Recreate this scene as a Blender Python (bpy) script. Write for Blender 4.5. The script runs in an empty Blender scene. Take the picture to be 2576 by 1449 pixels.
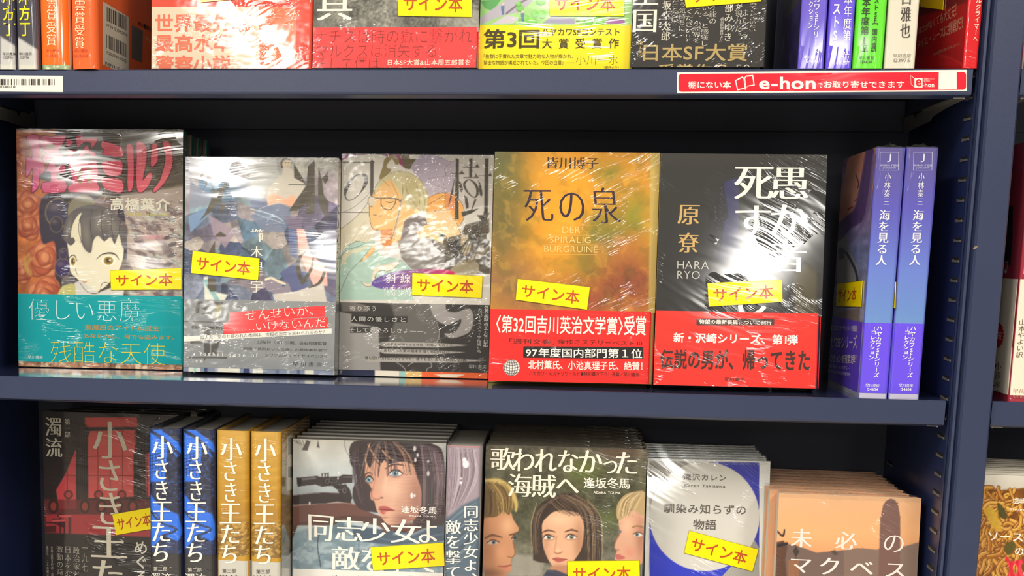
import bpy, math, random
import numpy as np

SC = bpy.context.scene
COL = SC.collection
MM = 0.001
rnd = random.Random(7)

# ------------------------------------------------------------------ camera
CAM = dict(yaw=-0.12339, pitch=0.169865, roll=-0.014781, c=(438.93, -1121.64, 103.96), f=3555.2, px=956.13, py=1249.18)
def cam_rows():
    y, p, r = CAM['yaw'], CAM['pitch'], CAM['roll']
    fwd = np.array([math.sin(y) * math.cos(p), math.cos(y) * math.cos(p), -math.sin(p)])
    right = np.array([math.cos(y), -math.sin(y), 0.0])
    down = np.cross(fwd, right)
    rr = right * math.cos(r) + down * math.sin(r)
    dd = -right * math.sin(r) + down * math.cos(r)
    return np.array([rr, dd, fwd])
CR = cam_rows()
CC = np.array(CAM['c'])
cd = bpy.data.cameras.new('camera')
co = bpy.data.objects.new('camera', cd)
COL.objects.link(co)
SC.camera = co
cd.sensor_fit = 'HORIZONTAL'
cd.sensor_width = 36.0
cd.lens = CAM['f'] / 2576 * 36.0
cd.shift_x = (1288 - CAM['px']) / 2576
cd.shift_y = (CAM['py'] - 724.5) / 2576
cd.clip_start = 0.01
from mathutils import Matrix, Vector
m = Matrix.Identity(4)
for i in range(3):
    m[i][0] = CR[0][i]; m[i][1] = -CR[1][i]; m[i][2] = -CR[2][i]; m[i][3] = CC[i] * MM
co.matrix_world = m

# ------------------------------------------------------------------ light
SC.view_settings.view_transform = 'Standard'
SC.view_settings.look = 'None'
SC.view_settings.gamma = 1.0
SC.view_settings.use_curve_mapping = False
SC.view_settings.exposure = 0.25
world = bpy.data.worlds.new('shop_surroundings')
SC.world = world
world.use_nodes = True
world.node_tree.nodes['Background'].inputs[0].default_value = (1.0, 0.96, 0.90, 1)
world.node_tree.nodes['Background'].inputs[1].default_value = 0.15

def area_light(name, loc, rot, sx, sy, power, col=(1.0, 0.965, 0.90)):
    l = bpy.data.lights.new(name, 'AREA')
    l.shape = 'RECTANGLE'; l.size = sx; l.size_y = sy; l.energy = power; l.color = col
    o = bpy.data.objects.new(name, l)
    o.location = loc; o.rotation_euler = rot
    COL.objects.link(o)
    return o
CEIL = 1.55
# the shop's ceiling tubes: two near ones light the shelves, an added left one brightens left-facing covers, the far ones show up as glare on the shrink film
for x, y, p_ in ((-0.75, -1.9, 46), (1.75, -1.9, 42), (-2.9, -1.7, 42), (0.5, -3.0, 34), (-0.75, -4.4, 30), (1.6, -4.8, 34), (-1.35, -6.45, 44), (-2.3, -8.1, 44), (-1.2, -9.3, 44),
                 (2.3, -9.6, 48), (-3.2, -14.3, 60), (-0.85, -17.6, 80), (-0.2, -17.6, 70), (-1.6, -17.6, 70), (-0.85, -14.6, 60), (4.6, -6.4, 40), (-4.2, -4.5, 40)):
    area_light('ceiling_tube_light', (x, y, CEIL), (0, 0, 0), 0.26, 1.20, p_)

# ------------------------------------------------------------------ helpers
def lin(c):
    c = np.asarray(c, float)
    if c.max() > 1.0: c = c / 255.0
    return np.where(c <= 0.04045, c / 12.92, ((c + 0.055) / 1.055) ** 2.4)
_CR = {}
def s3(r, g, b): return np.array([r, g, b]) / 255.0

def mesh_obj(name, verts, faces, mat=None, parent=None, smooth=False, mats=None, fmat=None, colors=None):
    me = bpy.data.meshes.new(name)
    verts = np.asarray(verts, float) * MM
    me.from_pydata(verts.tolist(), [], faces if isinstance(faces, list) else faces.tolist())
    for mt in (mats or ([mat] if mat else [])): me.materials.append(mt)
    if fmat is not None: me.polygons.foreach_set('material_index', fmat)
    if colors is not None:
        a = me.color_attributes.new('paint', 'FLOAT_COLOR', 'POINT')
        cc = np.ones((len(verts), 4)); cc[:, :3] = colors
        a.data.foreach_set('color', cc.ravel())
    if smooth: me.polygons.foreach_set('use_smooth', [True] * len(me.polygons))
    me.update()
    o = bpy.data.objects.new(name, me)
    COL.objects.link(o)
    if parent is not None: o.parent = parent
    return o

class MB:
    """collects boxes / prisms in millimetres"""
    def __init__(s): s.v = []; s.f = []
    def add(s, v, f):
        n = len(s.v); s.v += [tuple(p) for p in v]; s.f += [tuple(i + n for i in q) for q in f]
    def box(s, x0, x1, y0, y1, z0, z1, b=0.0):
        if b <= 0:
            v = [(x, y, z) for x in (x0, x1) for y in (y0, y1) for z in (z0, z1)]
            s.add(v, [(0, 1, 3, 2), (4, 6, 7, 5), (0, 4, 5, 1), (2, 3, 7, 6), (0, 2, 6, 4), (1, 5, 7, 3)])
        else:
            # chamfered box: 24 vertices
            v = []; idx = {}
            for i, (x, dx) in enumerate(((x0, b), (x1, -b))):
                for j, (y, dy) in enumerate(((y0, b), (y1, -b))):
                    for k, (z, dz) in enumerate(((z0, b), (z1, -b))):
                        idx[i, j, k, 0] = len(v); v.append((x, y + dy, z + dz))
                        idx[i, j, k, 1] = len(v); v.append((x + dx, y, z + dz))
                        idx[i, j, k, 2] = len(v); v.append((x + dx, y + dy, z))
            f = []
            for a in (0, 1):
                f.append([idx[a, 0, 0, 0], idx[a, 1, 0, 0], idx[a, 1, 1, 0], idx[a, 0, 1, 0]][::(-1 if a == 0 else 1)])
                f.append([idx[0, a, 0, 1], idx[0, a, 1, 1], idx[1, a, 1, 1], idx[1, a, 0, 1]][::(-1 if a == 0 else 1)])
                f.append([idx[0, 0, a, 2], idx[1, 0, a, 2], idx[1, 1, a, 2], idx[0, 1, a, 2]][::(-1 if a == 0 else 1)])
            for a in (0, 1):
                for c in (0, 1):
                    f.append([idx[a, c, 0, 0], idx[a, c, 1, 0], idx[a, c, 1, 1], idx[a, c, 0, 1]])
                    f.append([idx[a, 0, c, 0], idx[a, 1, c, 0], idx[a, 1, c, 2], idx[a, 0, c, 2]])
                    f.append([idx[0, a, c, 1], idx[1, a, c, 1], idx[1, a, c, 2], idx[0, a, c, 2]])
            for i in (0, 1):
                for j in (0, 1):
                    for k in (0, 1):
                        f.append([idx[i, j, k, q] for q in range(3)])
            s.add(v, f)
    def prism(s, pts, x0, x1, axis='x'):
        """closed 2-D outline extruded along an axis"""
        n = len(pts)
        def P(a, p): return {'x': (a, p[0], p[1]), 'y': (p[0], a, p[1]), 'z': (p[0], p[1], a)}[axis]
        v = [P(x0, p) for p in pts] + [P(x1, p) for p in pts]
        f = [tuple(range(n)), tuple(range(2 * n - 1, n - 1, -1))]
        f += [(i, (i + 1) % n, n + (i + 1) % n, n + i) for i in range(n)]
        s.add(v, f)
    def build(s, name, mat, parent=None, smooth=False):
        return mesh_obj(name, s.v, s.f, mat, parent, smooth)

def tag(o, label=None, cat=None, group=None, kind=None):
    if label: o['label'] = label
    if cat: o['category'] = cat
    if group: o['group'] = group
    if kind: o['kind'] = kind
    return o
def empty(name, loc, rot=(0, 0, 0)):
    o = bpy.data.objects.new(name, None)
    o.location = [c * MM for c in loc]; o.rotation_euler = rot
    o.empty_display_size = 0.02
    COL.objects.link(o)
    return o

# ------------------------------------------------------------------ materials
def nt(name):
    mt = bpy.data.materials.new(name); mt.use_nodes = True
    t = mt.node_tree
    return mt, t, t.nodes['Principled BSDF']
def N(t, typ, **kw):
    n = t.nodes.new(typ)
    for k, v in kw.items():
        if k.startswith('i_'): n.inputs[k[2:].replace('_', ' ')].default_value = v
        else: setattr(n, k, v)
    return n
# film styles: direction of the wrinkles (deg), density, strength, centre of the radiating creases
FILM = {
    'none':   None,
    'flat':   dict(ang=0, amp=.25, f=(10, 220), dent=.06),
    'horiz':  dict(ang=3, amp=1.3, f=(16, 420), dent=.09),
    'diag':   dict(ang=-30, amp=.85, f=(14, 330), dent=.13),
    'diag2':  dict(ang=30, amp=.85, f=(14, 330), dent=.13),
    'crinkle': dict(d2=(45, 70, 1), ang=20, amp=.8, f=(60, 190), dent=.14),
    'vert':   dict(ang=88, amp=.5, f=(10, 260), dent=.12),
    'soft':   dict(ang=-12, amp=.7, f=(12, 260), dent=.16),
}
_groups = {}
def film_group(style):
    if style in _groups: return _groups[style]
    d = FILM[style]
    g = bpy.data.node_groups.new('film_' + style, 'ShaderNodeTree')
    g.interface.new_socket('Normal', in_out='OUTPUT', socket_type='NodeSocketVector')
    out = g.nodes.new('NodeGroupOutput')
    tc = N(g, 'ShaderNodeTexCoord')
    sep = N(g, 'ShaderNodeSeparateXYZ'); g.links.new(tc.outputs['Object'], sep.inputs[0])
    add = N(g, 'ShaderNodeMath', operation='ADD'); g.links.new(sep.outputs['X'], add.inputs[0]); g.links.new(sep.outputs['Y'], add.inputs[1])
    cmb = N(g, 'ShaderNodeCombineXYZ'); g.links.new(add.outputs[0], cmb.inputs['X']); g.links.new(sep.outputs['Z'], cmb.inputs['Y'])
    oi = N(g, 'ShaderNodeObjectInfo')
    # slow warp bends the creases
    nw = N(g, 'ShaderNodeTexNoise', noise_dimensions='3D'); nw.inputs['Scale'].default_value = 14; nw.inputs['Detail'].default_value = 1
    g.links.new(cmb.outputs[0], nw.inputs['Vector'])
    wv = N(g, 'ShaderNodeVectorMath', operation='SCALE'); wv.inputs['Scale'].default_value = .022
    g.links.new(nw.outputs['Color'], wv.inputs[0])
    av = N(g, 'ShaderNodeVectorMath', operation='ADD'); g.links.new(cmb.outputs[0], av.inputs[0]); g.links.new(wv.outputs[0], av.inputs[1])
    mp = N(g, 'ShaderNodeMapping'); mp.inputs['Rotation'].default_value = (0, 0, -math.radians(d['ang']))
    g.links.new(av.outputs[0], mp.inputs['Vector'])
    mp2 = N(g, 'ShaderNodeVectorMath', operation='MULTIPLY'); mp2.inputs[1].default_value = (d['f'][0], d['f'][1], 1)
    g.links.new(mp.outputs[0], mp2.inputs[0])
    n1 = N(g, 'ShaderNodeTexNoise', noise_dimensions='2D'); n1.inputs['Scale'].default_value = 1.0; n1.inputs['Detail'].default_value = 2
    g.links.new(mp2.outputs[0], n1.inputs['Vector'])
    # ridge: 1-|2n-1| sharpened
    a1 = N(g, 'ShaderNodeMath', operation='MULTIPLY_ADD'); a1.inputs[1].default_value = 2; a1.inputs[2].default_value = -1
    g.links.new(n1.outputs['Fac'], a1.inputs[0])
    a2 = N(g, 'ShaderNodeMath', operation='ABSOLUTE'); g.links.new(a1.outputs[0], a2.inputs[0])
    a3 = N(g, 'ShaderNodeMapRange'); a3.inputs['From Min'].default_value = 0; a3.inputs['From Max'].default_value = .16
    a3.inputs['To Min'].default_value = 1; a3.inputs['To Max'].default_value = 0
    g.links.new(a2.outputs[0], a3.inputs['Value'])
    # patches where the film is creased
    nm = N(g, 'ShaderNodeTexNoise', noise_dimensions='2D'); nm.inputs['Scale'].default_value = 26; nm.inputs['Detail'].default_value = 1
    g.links.new(cmb.outputs[0], nm.inputs['Vector'])
    mr = N(g, 'ShaderNodeMapRange'); mr.inputs['From Min'].default_value = .50; mr.inputs['From Max'].default_value = .66
    g.links.new(nm.outputs['Fac'], mr.inputs['Value'])
    mu = N(g, 'ShaderNodeMath', operation='MULTIPLY'); g.links.new(a3.outputs[0], mu.inputs[0]); g.links.new(mr.outputs[0], mu.inputs[1])
    b1 = N(g, 'ShaderNodeBump'); b1.inputs['Strength'].default_value = d['amp']; b1.inputs['Distance'].default_value = .00030
    g.links.new(mu.outputs[0], b1.inputs['Height'])
    n2 = N(g, 'ShaderNodeTexNoise', noise_dimensions='2D'); n2.inputs['Scale'].default_value = 60; n2.inputs['Detail'].default_value = 2
    st2 = N(g, 'ShaderNodeVectorMath', operation='MULTIPLY'); st2.inputs[1].default_value = d.get('d2', (9, 60, 1))
    n2.inputs['Scale'].default_value = 1.0
    g.links.new(mp.outputs[0], st2.inputs[0]); g.links.new(st2.outputs[0], n2.inputs['Vector'])
    b2 = N(g, 'ShaderNodeBump'); b2.inputs['Strength'].default_value = d['dent']; b2.inputs['Distance'].default_value = .0013
    g.links.new(n2.outputs['Fac'], b2.inputs['Height']); g.links.new(b1.outputs['Normal'], b2.inputs['Normal'])
    g.links.new(b2.outputs['Normal'], out.inputs[0])
    _groups[style] = g
    return g
_mats = {}
def printed(col=None, film='flat', rough=.45, coat=1.0):
    """printed paper under shrink film; col None -> colour comes from the painted attribute"""
    key = (None if col is None else tuple(round(float(c), 3) for c in col), film, rough, coat)
    if key in _mats: return _mats[key]
    mt, t, p = nt('printed_paper')
    if col is None:
        a = N(t, 'ShaderNodeVertexColor', layer_name='paint'); t.links.new(a.outputs['Color'], p.inputs['Base Color'])
    else:
        p.inputs['Base Color'].default_value = (*lin(col), 1)
    p.inputs['Roughness'].default_value = rough
    p.inputs['Specular IOR Level'].default_value = .12
    if FILM.get(film):
        p.inputs['Coat Weight'].default_value = coat
        p.inputs['Coat Roughness'].default_value = .07
        p.inputs['Coat IOR'].default_value = 1.5
        g = N(t, 'ShaderNodeGroup'); g.node_tree = film_group(film)
        t.links.new(g.outputs[0], p.inputs['Coat Normal'])
    _mats[key] = mt
    return mt
def simple(name, col, rough=.5, metal=0, spec=.5, noise=0, nscale=40, coat=0, bump=0, bscale=400):
    mt, t, p = nt(name)
    c = lin(col)
    p.inputs['Base Color'].default_value = (*c, 1)
    p.inputs['Roughness'].default_value = rough; p.inputs['Metallic'].default_value = metal
    p.inputs['Specular IOR Level'].default_value = spec
    p.inputs['Coat Weight'].default_value = coat; p.inputs['Coat Roughness'].default_value = .1
    tc = N(t, 'ShaderNodeTexCoord')
    if noise:
        n = N(t, 'ShaderNodeTexNoise'); n.inputs['Scale'].default_value = nscale; n.inputs['Detail'].default_value = 6
        t.links.new(tc.outputs['Object'], n.inputs['Vector'])
        r = N(t, 'ShaderNodeMixRGB'); r.inputs[1].default_value = (*np.clip(c * (1 - noise), 0, 1), 1); r.inputs[2].default_value = (*np.clip(c * (1 + noise), 0, 1), 1)
        t.links.new(n.outputs['Fac'], r.inputs[0]); t.links.new(r.outputs[0], p.inputs['Base Color'])
    if bump:
        n = N(t, 'ShaderNodeTexNoise'); n.inputs['Scale'].default_value = bscale
        t.links.new(tc.outputs['Object'], n.inputs['Vector'])
        b = N(t, 'ShaderNodeBump'); b.inputs['Strength'].default_value = bump; b.inputs['Distance'].default_value = .001
        t.links.new(n.outputs['Fac'], b.inputs['Height']); t.links.new(b.outputs[0], p.inputs['Normal'])
    return mt
def page_mat(col):
    mt, t, p = nt('page_edges')
    c = lin(col)
    tc = N(t, 'ShaderNodeTexCoord'); mp = N(t, 'ShaderNodeMapping'); mp.inputs['Scale'].default_value = (30, 5000, 30)
    t.links.new(tc.outputs['Object'], mp.inputs['Vector'])
    n = N(t, 'ShaderNodeTexNoise'); n.inputs['Scale'].default_value = 1; n.inputs['Detail'].default_value = 2
    t.links.new(mp.outputs[0], n.inputs['Vector'])
    r = N(t, 'ShaderNodeMixRGB'); r.inputs[1].default_value = (*(c * .8), 1); r.inputs[2].default_value = (*c, 1)
    t.links.new(n.outputs['Fac'], r.inputs[0]); t.links.new(r.outputs[0], p.inputs['Base Color'])
    p.inputs['Roughness'].default_value = .7
    return mt
PAGES = page_mat((222, 216, 200))
def film_mat():
    mt = bpy.data.materials.new('clear_shrink_film'); mt.use_nodes = True
    t = mt.node_tree; t.nodes.clear()
    o = N(t, 'ShaderNodeOutputMaterial'); mx = N(t, 'ShaderNodeMixShader'); tr = N(t, 'ShaderNodeBsdfTransparent'); gl = N(t, 'ShaderNodeBsdfGlossy')
    tr.inputs[0].default_value = (.96, .97, .97, 1)
    gl.inputs['Roughness'].default_value = .09
    lw = N(t, 'ShaderNodeLayerWeight')
    pw = N(t, 'ShaderNodeMath', operation='POWER'); pw.inputs[1].default_value = 5.0
    ma = N(t, 'ShaderNodeMath', operation='MULTIPLY_ADD'); ma.inputs[1].default_value = .22; ma.inputs[2].default_value = .05
    t.links.new(lw.outputs['Facing'], pw.inputs[0]); t.links.new(pw.outputs[0], ma.inputs[0])
    tc = N(t, 'ShaderNodeTexCoord'); n = N(t, 'ShaderNodeTexNoise'); n.inputs['Scale'].default_value = 260; n.inputs['Detail'].default_value = 3
    b = N(t, 'ShaderNodeBump'); b.inputs['Strength'].default_value = .35; b.inputs['Distance'].default_value = .0015
    t.links.new(tc.outputs['Object'], n.inputs['Vector']); t.links.new(n.outputs['Fac'], b.inputs['Height'])
    t.links.new(b.outputs[0], gl.inputs['Normal']); t.links.new(b.outputs[0], lw.inputs['Normal'])
    t.links.new(ma.outputs[0], mx.inputs[0]); t.links.new(tr.outputs[0], mx.inputs[1]); t.links.new(gl.outputs[0], mx.inputs[2])
    t.links.new(mx.outputs[0], o.inputs[0])
    return mt
FILMM = film_mat()

# ------------------------------------------------------------------ lettering
_gl = {}
def glyph(ch, off=0.0):
    k = (ch, off)
    if k in _gl: return _gl[k]
    c = bpy.data.curves.new('glyph', 'FONT'); c.body = ch; c.resolution_u = 3; c.offset = off
    o = bpy.data.objects.new('glyph', c); COL.objects.link(o)
    ev = o.evaluated_get(bpy.context.evaluated_depsgraph_get())
    me = ev.to_mesh()
    v = np.array([q.co[:] for q in me.vertices]).reshape(-1, 3)[:, :2]
    f = [tuple(p.vertices) for p in me.polygons]
    ev.to_mesh_clear()
    bpy.data.objects.remove(o); bpy.data.curves.remove(c)
    _gl[k] = (v, f)
    return _gl[k]
def _ring(r, n=4): return [(0, 0)] + [(r * math.cos(math.pi / 4 + 2 * math.pi * k / n), r * math.sin(math.pi / 4 + 2 * math.pi * k / n)) for k in range(n)]
STY = {'thin': (-.012, [(0, 0)]), 'reg': (0.0, [(0, 0)]), 'bold': (0.0, _ring(.017)), 'black': (0.0, _ring(.030)),
       'serif': (-.016, [(-.016, 0), (0, 0), (.016, 0)]), 'serifb': (-.010, [(-.028, 0), (-.010, 0), (.010, 0), (.028, 0)]), 'light': (-.020, [(0, 0)])}
def is_wide(c): return ord(c) > 0x2E00 or c in '　'
LAY = []     # per-vertex lift of the last layout: overlapping strokes never share one plane
def layout(s, style='reg', vertical=False, gap=0.0):
    """-> verts (n,2) in em units and faces, plus ink bounds"""
    off, shifts = STY[style]
    V = []; F = []; n = 0; LAY.clear()
    pos = 0.0
    for ch in s:
        if ch in ' 　':
            pos += .5 if ch == ' ' else 1.0
            continue
        v, f = glyph(ch, off)
        if len(v) == 0: pos += .5; continue
        v = v.copy()
        wide = is_wide(ch)
        if vertical:
            if ch in 'ー―…〜（）()「」｜[]〈〉':
                c0 = np.array([.5, .38]); d = v - c0; v = np.stack([d[:, 1], -d[:, 0]], 1) + c0
            if ch in '、。': v = v + np.array([.55, .55])
            if not wide: v[:, 0] += .5 - (v[:, 0].min() + v[:, 0].max()) / 2
            if ch in 'ょっゃゅァィッャュョ': v = v + np.array([.1, .1])
            v[:, 1] -= pos
            adv = (1.0 if wide else .82) + gap
        else:
            adv = (1.0 if wide else (v[:, 0].max() + .07)) + gap
            v[:, 0] += pos
        for q_, sh in enumerate(shifts):
            V.append(v + np.array(sh)); LAY.extend([q_ * .02] * len(v)); F += [tuple(i + n for i in q) for q in f]; n += len(v)
        pos += adv
    if not V: return np.zeros((0, 2)), [], (0, 0, 1, 1)
    V = np.concatenate(V)
    return V, F, (V[:, 0].min(), V[:, 1].min(), V[:, 0].max(), V[:, 1].max())

# ------------------------------------------------------------------ book
def Rmat(yaw, lean):
    cy, sy, cl, sl = math.cos(yaw), math.sin(yaw), math.cos(lean), math.sin(lean)
    return np.array([[cy, -sy, 0], [sy, cy, 0], [0, 0, 1]]) @ np.array([[1, 0, 0], [0, cl, sl], [0, -sl, cl]])
class Book:
    """a book in its own frame: front cover on y=0 (spine at x=w), thickness t along +y, height h along z"""
    def __init__(s, name, label, w, h, t, x, y, z, yaw=0.0, lean=0.0, spine_out=False, group=None, r=2.0, c=1.2,
                 cover=(200, 200, 200), film='flat', pages=None, bulge=0.0, over=2.5, spine_col=None):
        s.w, s.h, s.t, s.r, s.c, s.bulge, s.film = w, h, t, r, c, bulge, film
        if spine_out:
            s.R = Rmat(yaw - math.pi / 2, 0.0)
            s.O = np.array([x, y, z]) - s.R @ np.array([w, 0, 0])
            rot = (0, 0, yaw - math.pi / 2)
        else:
            s.R = Rmat(yaw, lean)
            s.O = np.array([x, y, z + t * math.sin(lean)])
            rot = Matrix(s.R.tolist()).to_euler()
        s.root = empty(name, s.O, rot)
        tag(s.root, label, 'book', group)
        s.spine_out = spine_out
        # cover shell
        def prof(off, n=7):
            rr = max(r - off, .05)
            pts = [(0, off), (w - r, off)]
            for i in range(1, n):
                a = math.pi / 2 * i / n
                pts.append((w - r + rr * math.sin(a), r - rr * math.cos(a)))
            m_ = 7
            for i in range(m_ + 1):
                yy = r + (t - 2 * r) * i / m_
                pts.append((w - off, yy))
            for i in range(1, n):
                a = math.pi / 2 * i / n
                pts.append((w - r + rr * math.cos(a), t - r + rr * math.sin(a)))
            pts += [(w - r, t - off), (0, t - off)]
            return [(px + s.bul(py) if px > w - r - .01 else px, py) for px, py in pts]
        A, B = prof(0), prof(c)
        n = len(A)
        v = [(p[0], p[1], 0) for p in A] + [(p[0], p[1], h) for p in A] + [(p[0], p[1], 0) for p in B] + [(p[0], p[1], h) for p in B]
        f = []
        for i in range(n - 1):
            f += [(i, i + 1, n + i + 1, n + i), (2 * n + i + 1, 2 * n + i, 3 * n + i, 3 * n + i + 1),
                  (n + i, n + i + 1, 3 * n + i + 1, 3 * n + i), (i + 1, i, 2 * n + i, 2 * n + i + 1)]
        f += [(0, n, 3 * n, 2 * n), (n - 1, 3 * n - 1, 4 * n - 1, 2 * n - 1)]
        mats = [printed(cover, film)]; fm = None
        if spine_col is not None:
            mats.append(printed(spine_col, film)); fm = []
            for i in range(n - 1):
                k = 1 if (A[i][0] + A[i + 1][0]) / 2 > w - r * .5 else 0
                fm += [k] * 4
            fm += [0, 0]
        s.cover = mesh_obj('cover', v, f, None, s.root, mats=mats, fmat=fm)
        pb = MB(); pb.box(over, w - c - 1.0 - (r * .3), c + .05, t - c - .05, over * .8, h - over, 0)
        s.pages = pb.build('page_block', pages or PAGES, s.root)
    def bul(s, u):
        if s.bulge == 0: return 0.0
        d = abs(2 * u / s.t - 1)
        return -s.bulge * d ** 2.2
    def faceframe(s, face):
        if face == 'front': return np.array([0, 0, 0.]), np.array([1, 0, 0.]), np.array([0, -1, 0.]), s.w
        if face == 'spine': return np.array([s.w, 0, 0.]), np.array([0, 1, 0.]), np.array([1, 0, 0.]), s.t
        if face == 'back': return np.array([s.w, s.t, 0.]), np.array([-1, 0, 0.]), np.array([0, 1, 0.]), s.w
    def uv(s, face, P):
        """photo pixel -> millimetres on a face of this book (ray meets the face plane)"""
        P = np.atleast_2d(np.asarray(P, float))
        O, U, Nn, _ = s.faceframe(face)
        d = np.stack([(P[:, 0] - CAM['px']) / CAM['f'], (P[:, 1] - CAM['py']) / CAM['f'], np.ones(len(P))], 1) @ CR
        dl = d @ s.R; ol = (CC - s.O) @ s.R
        t_ = ((O - ol) @ Nn) / (dl @ Nn)
        q = ol + dl * t_[:, None] - O
        return np.stack([q @ U, q[:, 2]], 1)
    def px(s, face, UV):
        O, U, Nn, _ = s.faceframe(face)
        q = O + np.outer(UV[:, 0], U); q[:, 2] += UV[:, 1]
        g = ((q @ s.R.T + s.O) - CC) @ CR.T
        return np.stack([CAM['px'] + CAM['f'] * g[:, 0] / g[:, 2], CAM['py'] + CAM['f'] * g[:, 1] / g[:, 2]], 1)
    def surf(s, face, UV, off):
        O, U, Nn, W = s.faceframe(face)
        u = UV[:, 0]
        q = O + np.outer(u, U); q[:, 2] += UV[:, 1]
        if face == 'spine':
            uc = np.clip(u, 0, s.t)
            drop = np.zeros(len(u))
            r = s.r
            for m_, e in ((uc < r, r - uc), (uc > s.t - r, uc - (s.t - r))):
                drop = np.where(m_, r - np.sqrt(np.clip(r * r - e * e, 0, None)), drop)
            b = np.array([s.bul(float(a)) for a in uc]) if s.bulge else 0
            q = q + np.outer(off - drop + b, Nn)
        else:
            q = q + np.outer(np.broadcast_to(off, len(u)), Nn)
        return q
    # ---- lettering in a box/quad given in photo pixels
    def text(s, face, items, col, name='lettering', parent=None, off=.16, film=None, clip=True):
        V = []; F = []; n = 0
        for it in items:
            st, box = it[0], it[1]
            o = it[2] if len(it) > 2 else {}
            v, f, bb = layout(st, o.get('s', 'reg'), o.get('v', False), o.get('gap', 0))
            if len(v) == 0: continue
            if len(box) == 4 and not hasattr(box[0], '__len__'):
                q = s.uv(face, [(box[0], box[1]), (box[2], box[3])])
                (u0, v1), (u1, v0) = q
                Q = np.array([(u0, v1), (u1, v1), (u0, v0), (u1, v0)])
            else: Q = s.uv(face, box)
            a = (v[:, 0] - bb[0]) / (bb[2] - bb[0]); b = (bb[3] - v[:, 1]) / (bb[3] - bb[1])
            if o.get('sk'): a = a + o['sk'] * (.5 - b)
            UV = ((1 - a) * (1 - b))[:, None] * Q[0] + (a * (1 - b))[:, None] * Q[1] + ((1 - a) * b)[:, None] * Q[2] + (a * b)[:, None] * Q[3]
            if clip:
                W = s.faceframe(face)[3]
                if face != 'spine' or True:
                    UV[:, 0] = np.clip(UV[:, 0], .15, W - .15); UV[:, 1] = np.clip(UV[:, 1], .2, s.h - .2)
            V.append(s.surf(face, UV, off + np.array(LAY))); F += [tuple(i + n for i in q_) for q_ in f]; n += len(v)
        if not V: return
        return mesh_obj(name, np.concatenate(V), F, printed(col, film or s.film), parent or s.cover)
    # ---- flat coloured shapes
    def patch(s, face, pts, col, name='printed_panel', off=.10, parent=None, px=True, film=None, smooth=0):
        P = np.array(pts, float)
        if smooth: P = curve(P, True, smooth)
        UV = s.uv(face, P) if px else P
        W = s.faceframe(face)[3]
        UV[:, 0] = np.clip(UV[:, 0], .1, W - .1); UV[:, 1] = np.clip(UV[:, 1], .1, s.h - .1)
        q = s.surf(face, UV, off)
        return mesh_obj(name, q, [tuple(range(len(q)))], printed(col, film or s.film), parent or s.cover)
    def band(s, h1, col, film=None, h0=0.0, off=.3, spine_col=None, name='belly_band', back=True):
        """paper band folded round front, spine and back"""
        us = [(-.01, 'front')] 
        pts = []
        for u in (0.0, s.w - s.r - .2): pts.append(s.surf('front', np.array([[u, 0.]]), off)[0][:2])
        for u in np.linspace(0.02, s.t - .02, 21): pts.append(s.surf('spine', np.array([[u, 0.]]), off)[0][:2])
        for u in (s.r + .2, s.w): pts.append(s.surf('back', np.array([[u, 0.]]), off)[0][:2])
        n = len(pts)
        v = [(p[0], p[1], h0) for p in pts] + [(p[0], p[1], h1) for p in pts]
        # inner skin gives the band its thickness
        inn = []
        for i, p in enumerate(pts):
            inn.append((p[0] - (off - .05 if 2 <= i < n - 2 else 0), p[1] + (off - .05 if i < 2 else (-(off - .05) if i >= n - 2 else 0))))
        v += [(p[0], p[1], h0) for p in inn] + [(p[0], p[1], h1) for p in inn]
        f = []
        for i in range(n - 1):
            f += [(i, i + 1, n + i + 1, n + i), (n + i, n + i + 1, 3 * n + i + 1, 3 * n + i), (i + 1, i, 2 * n + i, 2 * n + i + 1)]
        f += [(0, n, 3 * n, 2 * n), (n - 1, 3 * n - 1, 4 * n - 1, 2 * n - 1)]
        o = mesh_obj(name, v, f, printed(col, film or s.film), s.root)
        s.bandobj = o
        return o
    def sticker(s, quad, film=None, face='front', txt=True, label=None, cut=None, crop=1.0):
        """yellow signed-copy sticker; quad = TL,TR,BL,BR photo pixels"""
        Q = s.uv(face, quad)
        o1, o2 = 1.0, 1.12
        a = s.surf(face, Q, .55); b = s.surf(face, Q, 1.0)
        v = np.concatenate([a, b])
        f = [(4, 6, 7, 5), (0, 1, 3, 2), (0, 4, 5, 1), (2, 3, 7, 6), (0, 2, 6, 4), (1, 5, 7, 3)]
        st = mesh_obj('signed_copy_sticker', v, f, printed((250, 224, 0), film or 'flat', .4, .55), s.root)
        st['label'] = label or 'yellow signed-copy sticker with red-brown lettering'
        def mix(x, y): return ((1 - x) * (1 - y)) * Q[0] + x * (1 - y) * Q[1] + (1 - x) * y * Q[2] + x * y * Q[3]
        # thin dark border line
        V = []; F = []
        w = .0032; hh = .012
        for (x0, y0, x1, y1) in ((0.0, 0.0, 1, hh), (0, 1 - hh, 1, 1), (0, 0, w, 1), (1 - w, 0, 1, 1)):
            n = len(V); V += [mix(x0, y0), mix(x1, y0), mix(x1, y1), mix(x0, y1)]; F.append((n, n + 1, n + 2, n + 3))
        mesh_obj('border_line', s.surf(face, np.array(V), 1.05), F, printed((120, 110, 20), 'flat', .4, .5), st)
        if txt:
            vv, ff, bb = layout(txt if isinstance(txt, str) else 'サイン本', 'bold')
            x = .075 + .80 * (vv[:, 0] - bb[0]) / (bb[2] - bb[0]) * crop; y = .22 + .60 * (bb[3] - vv[:, 1]) / (bb[3] - bb[1])
            UV = np.array([mix(i, j) for i, j in zip(x, y)])
            mesh_obj('lettering', s.surf(face, UV, 1.09 + np.array(LAY)), ff, printed((186, 78, 30), 'flat', .4, .5), st)
        return st
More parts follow.
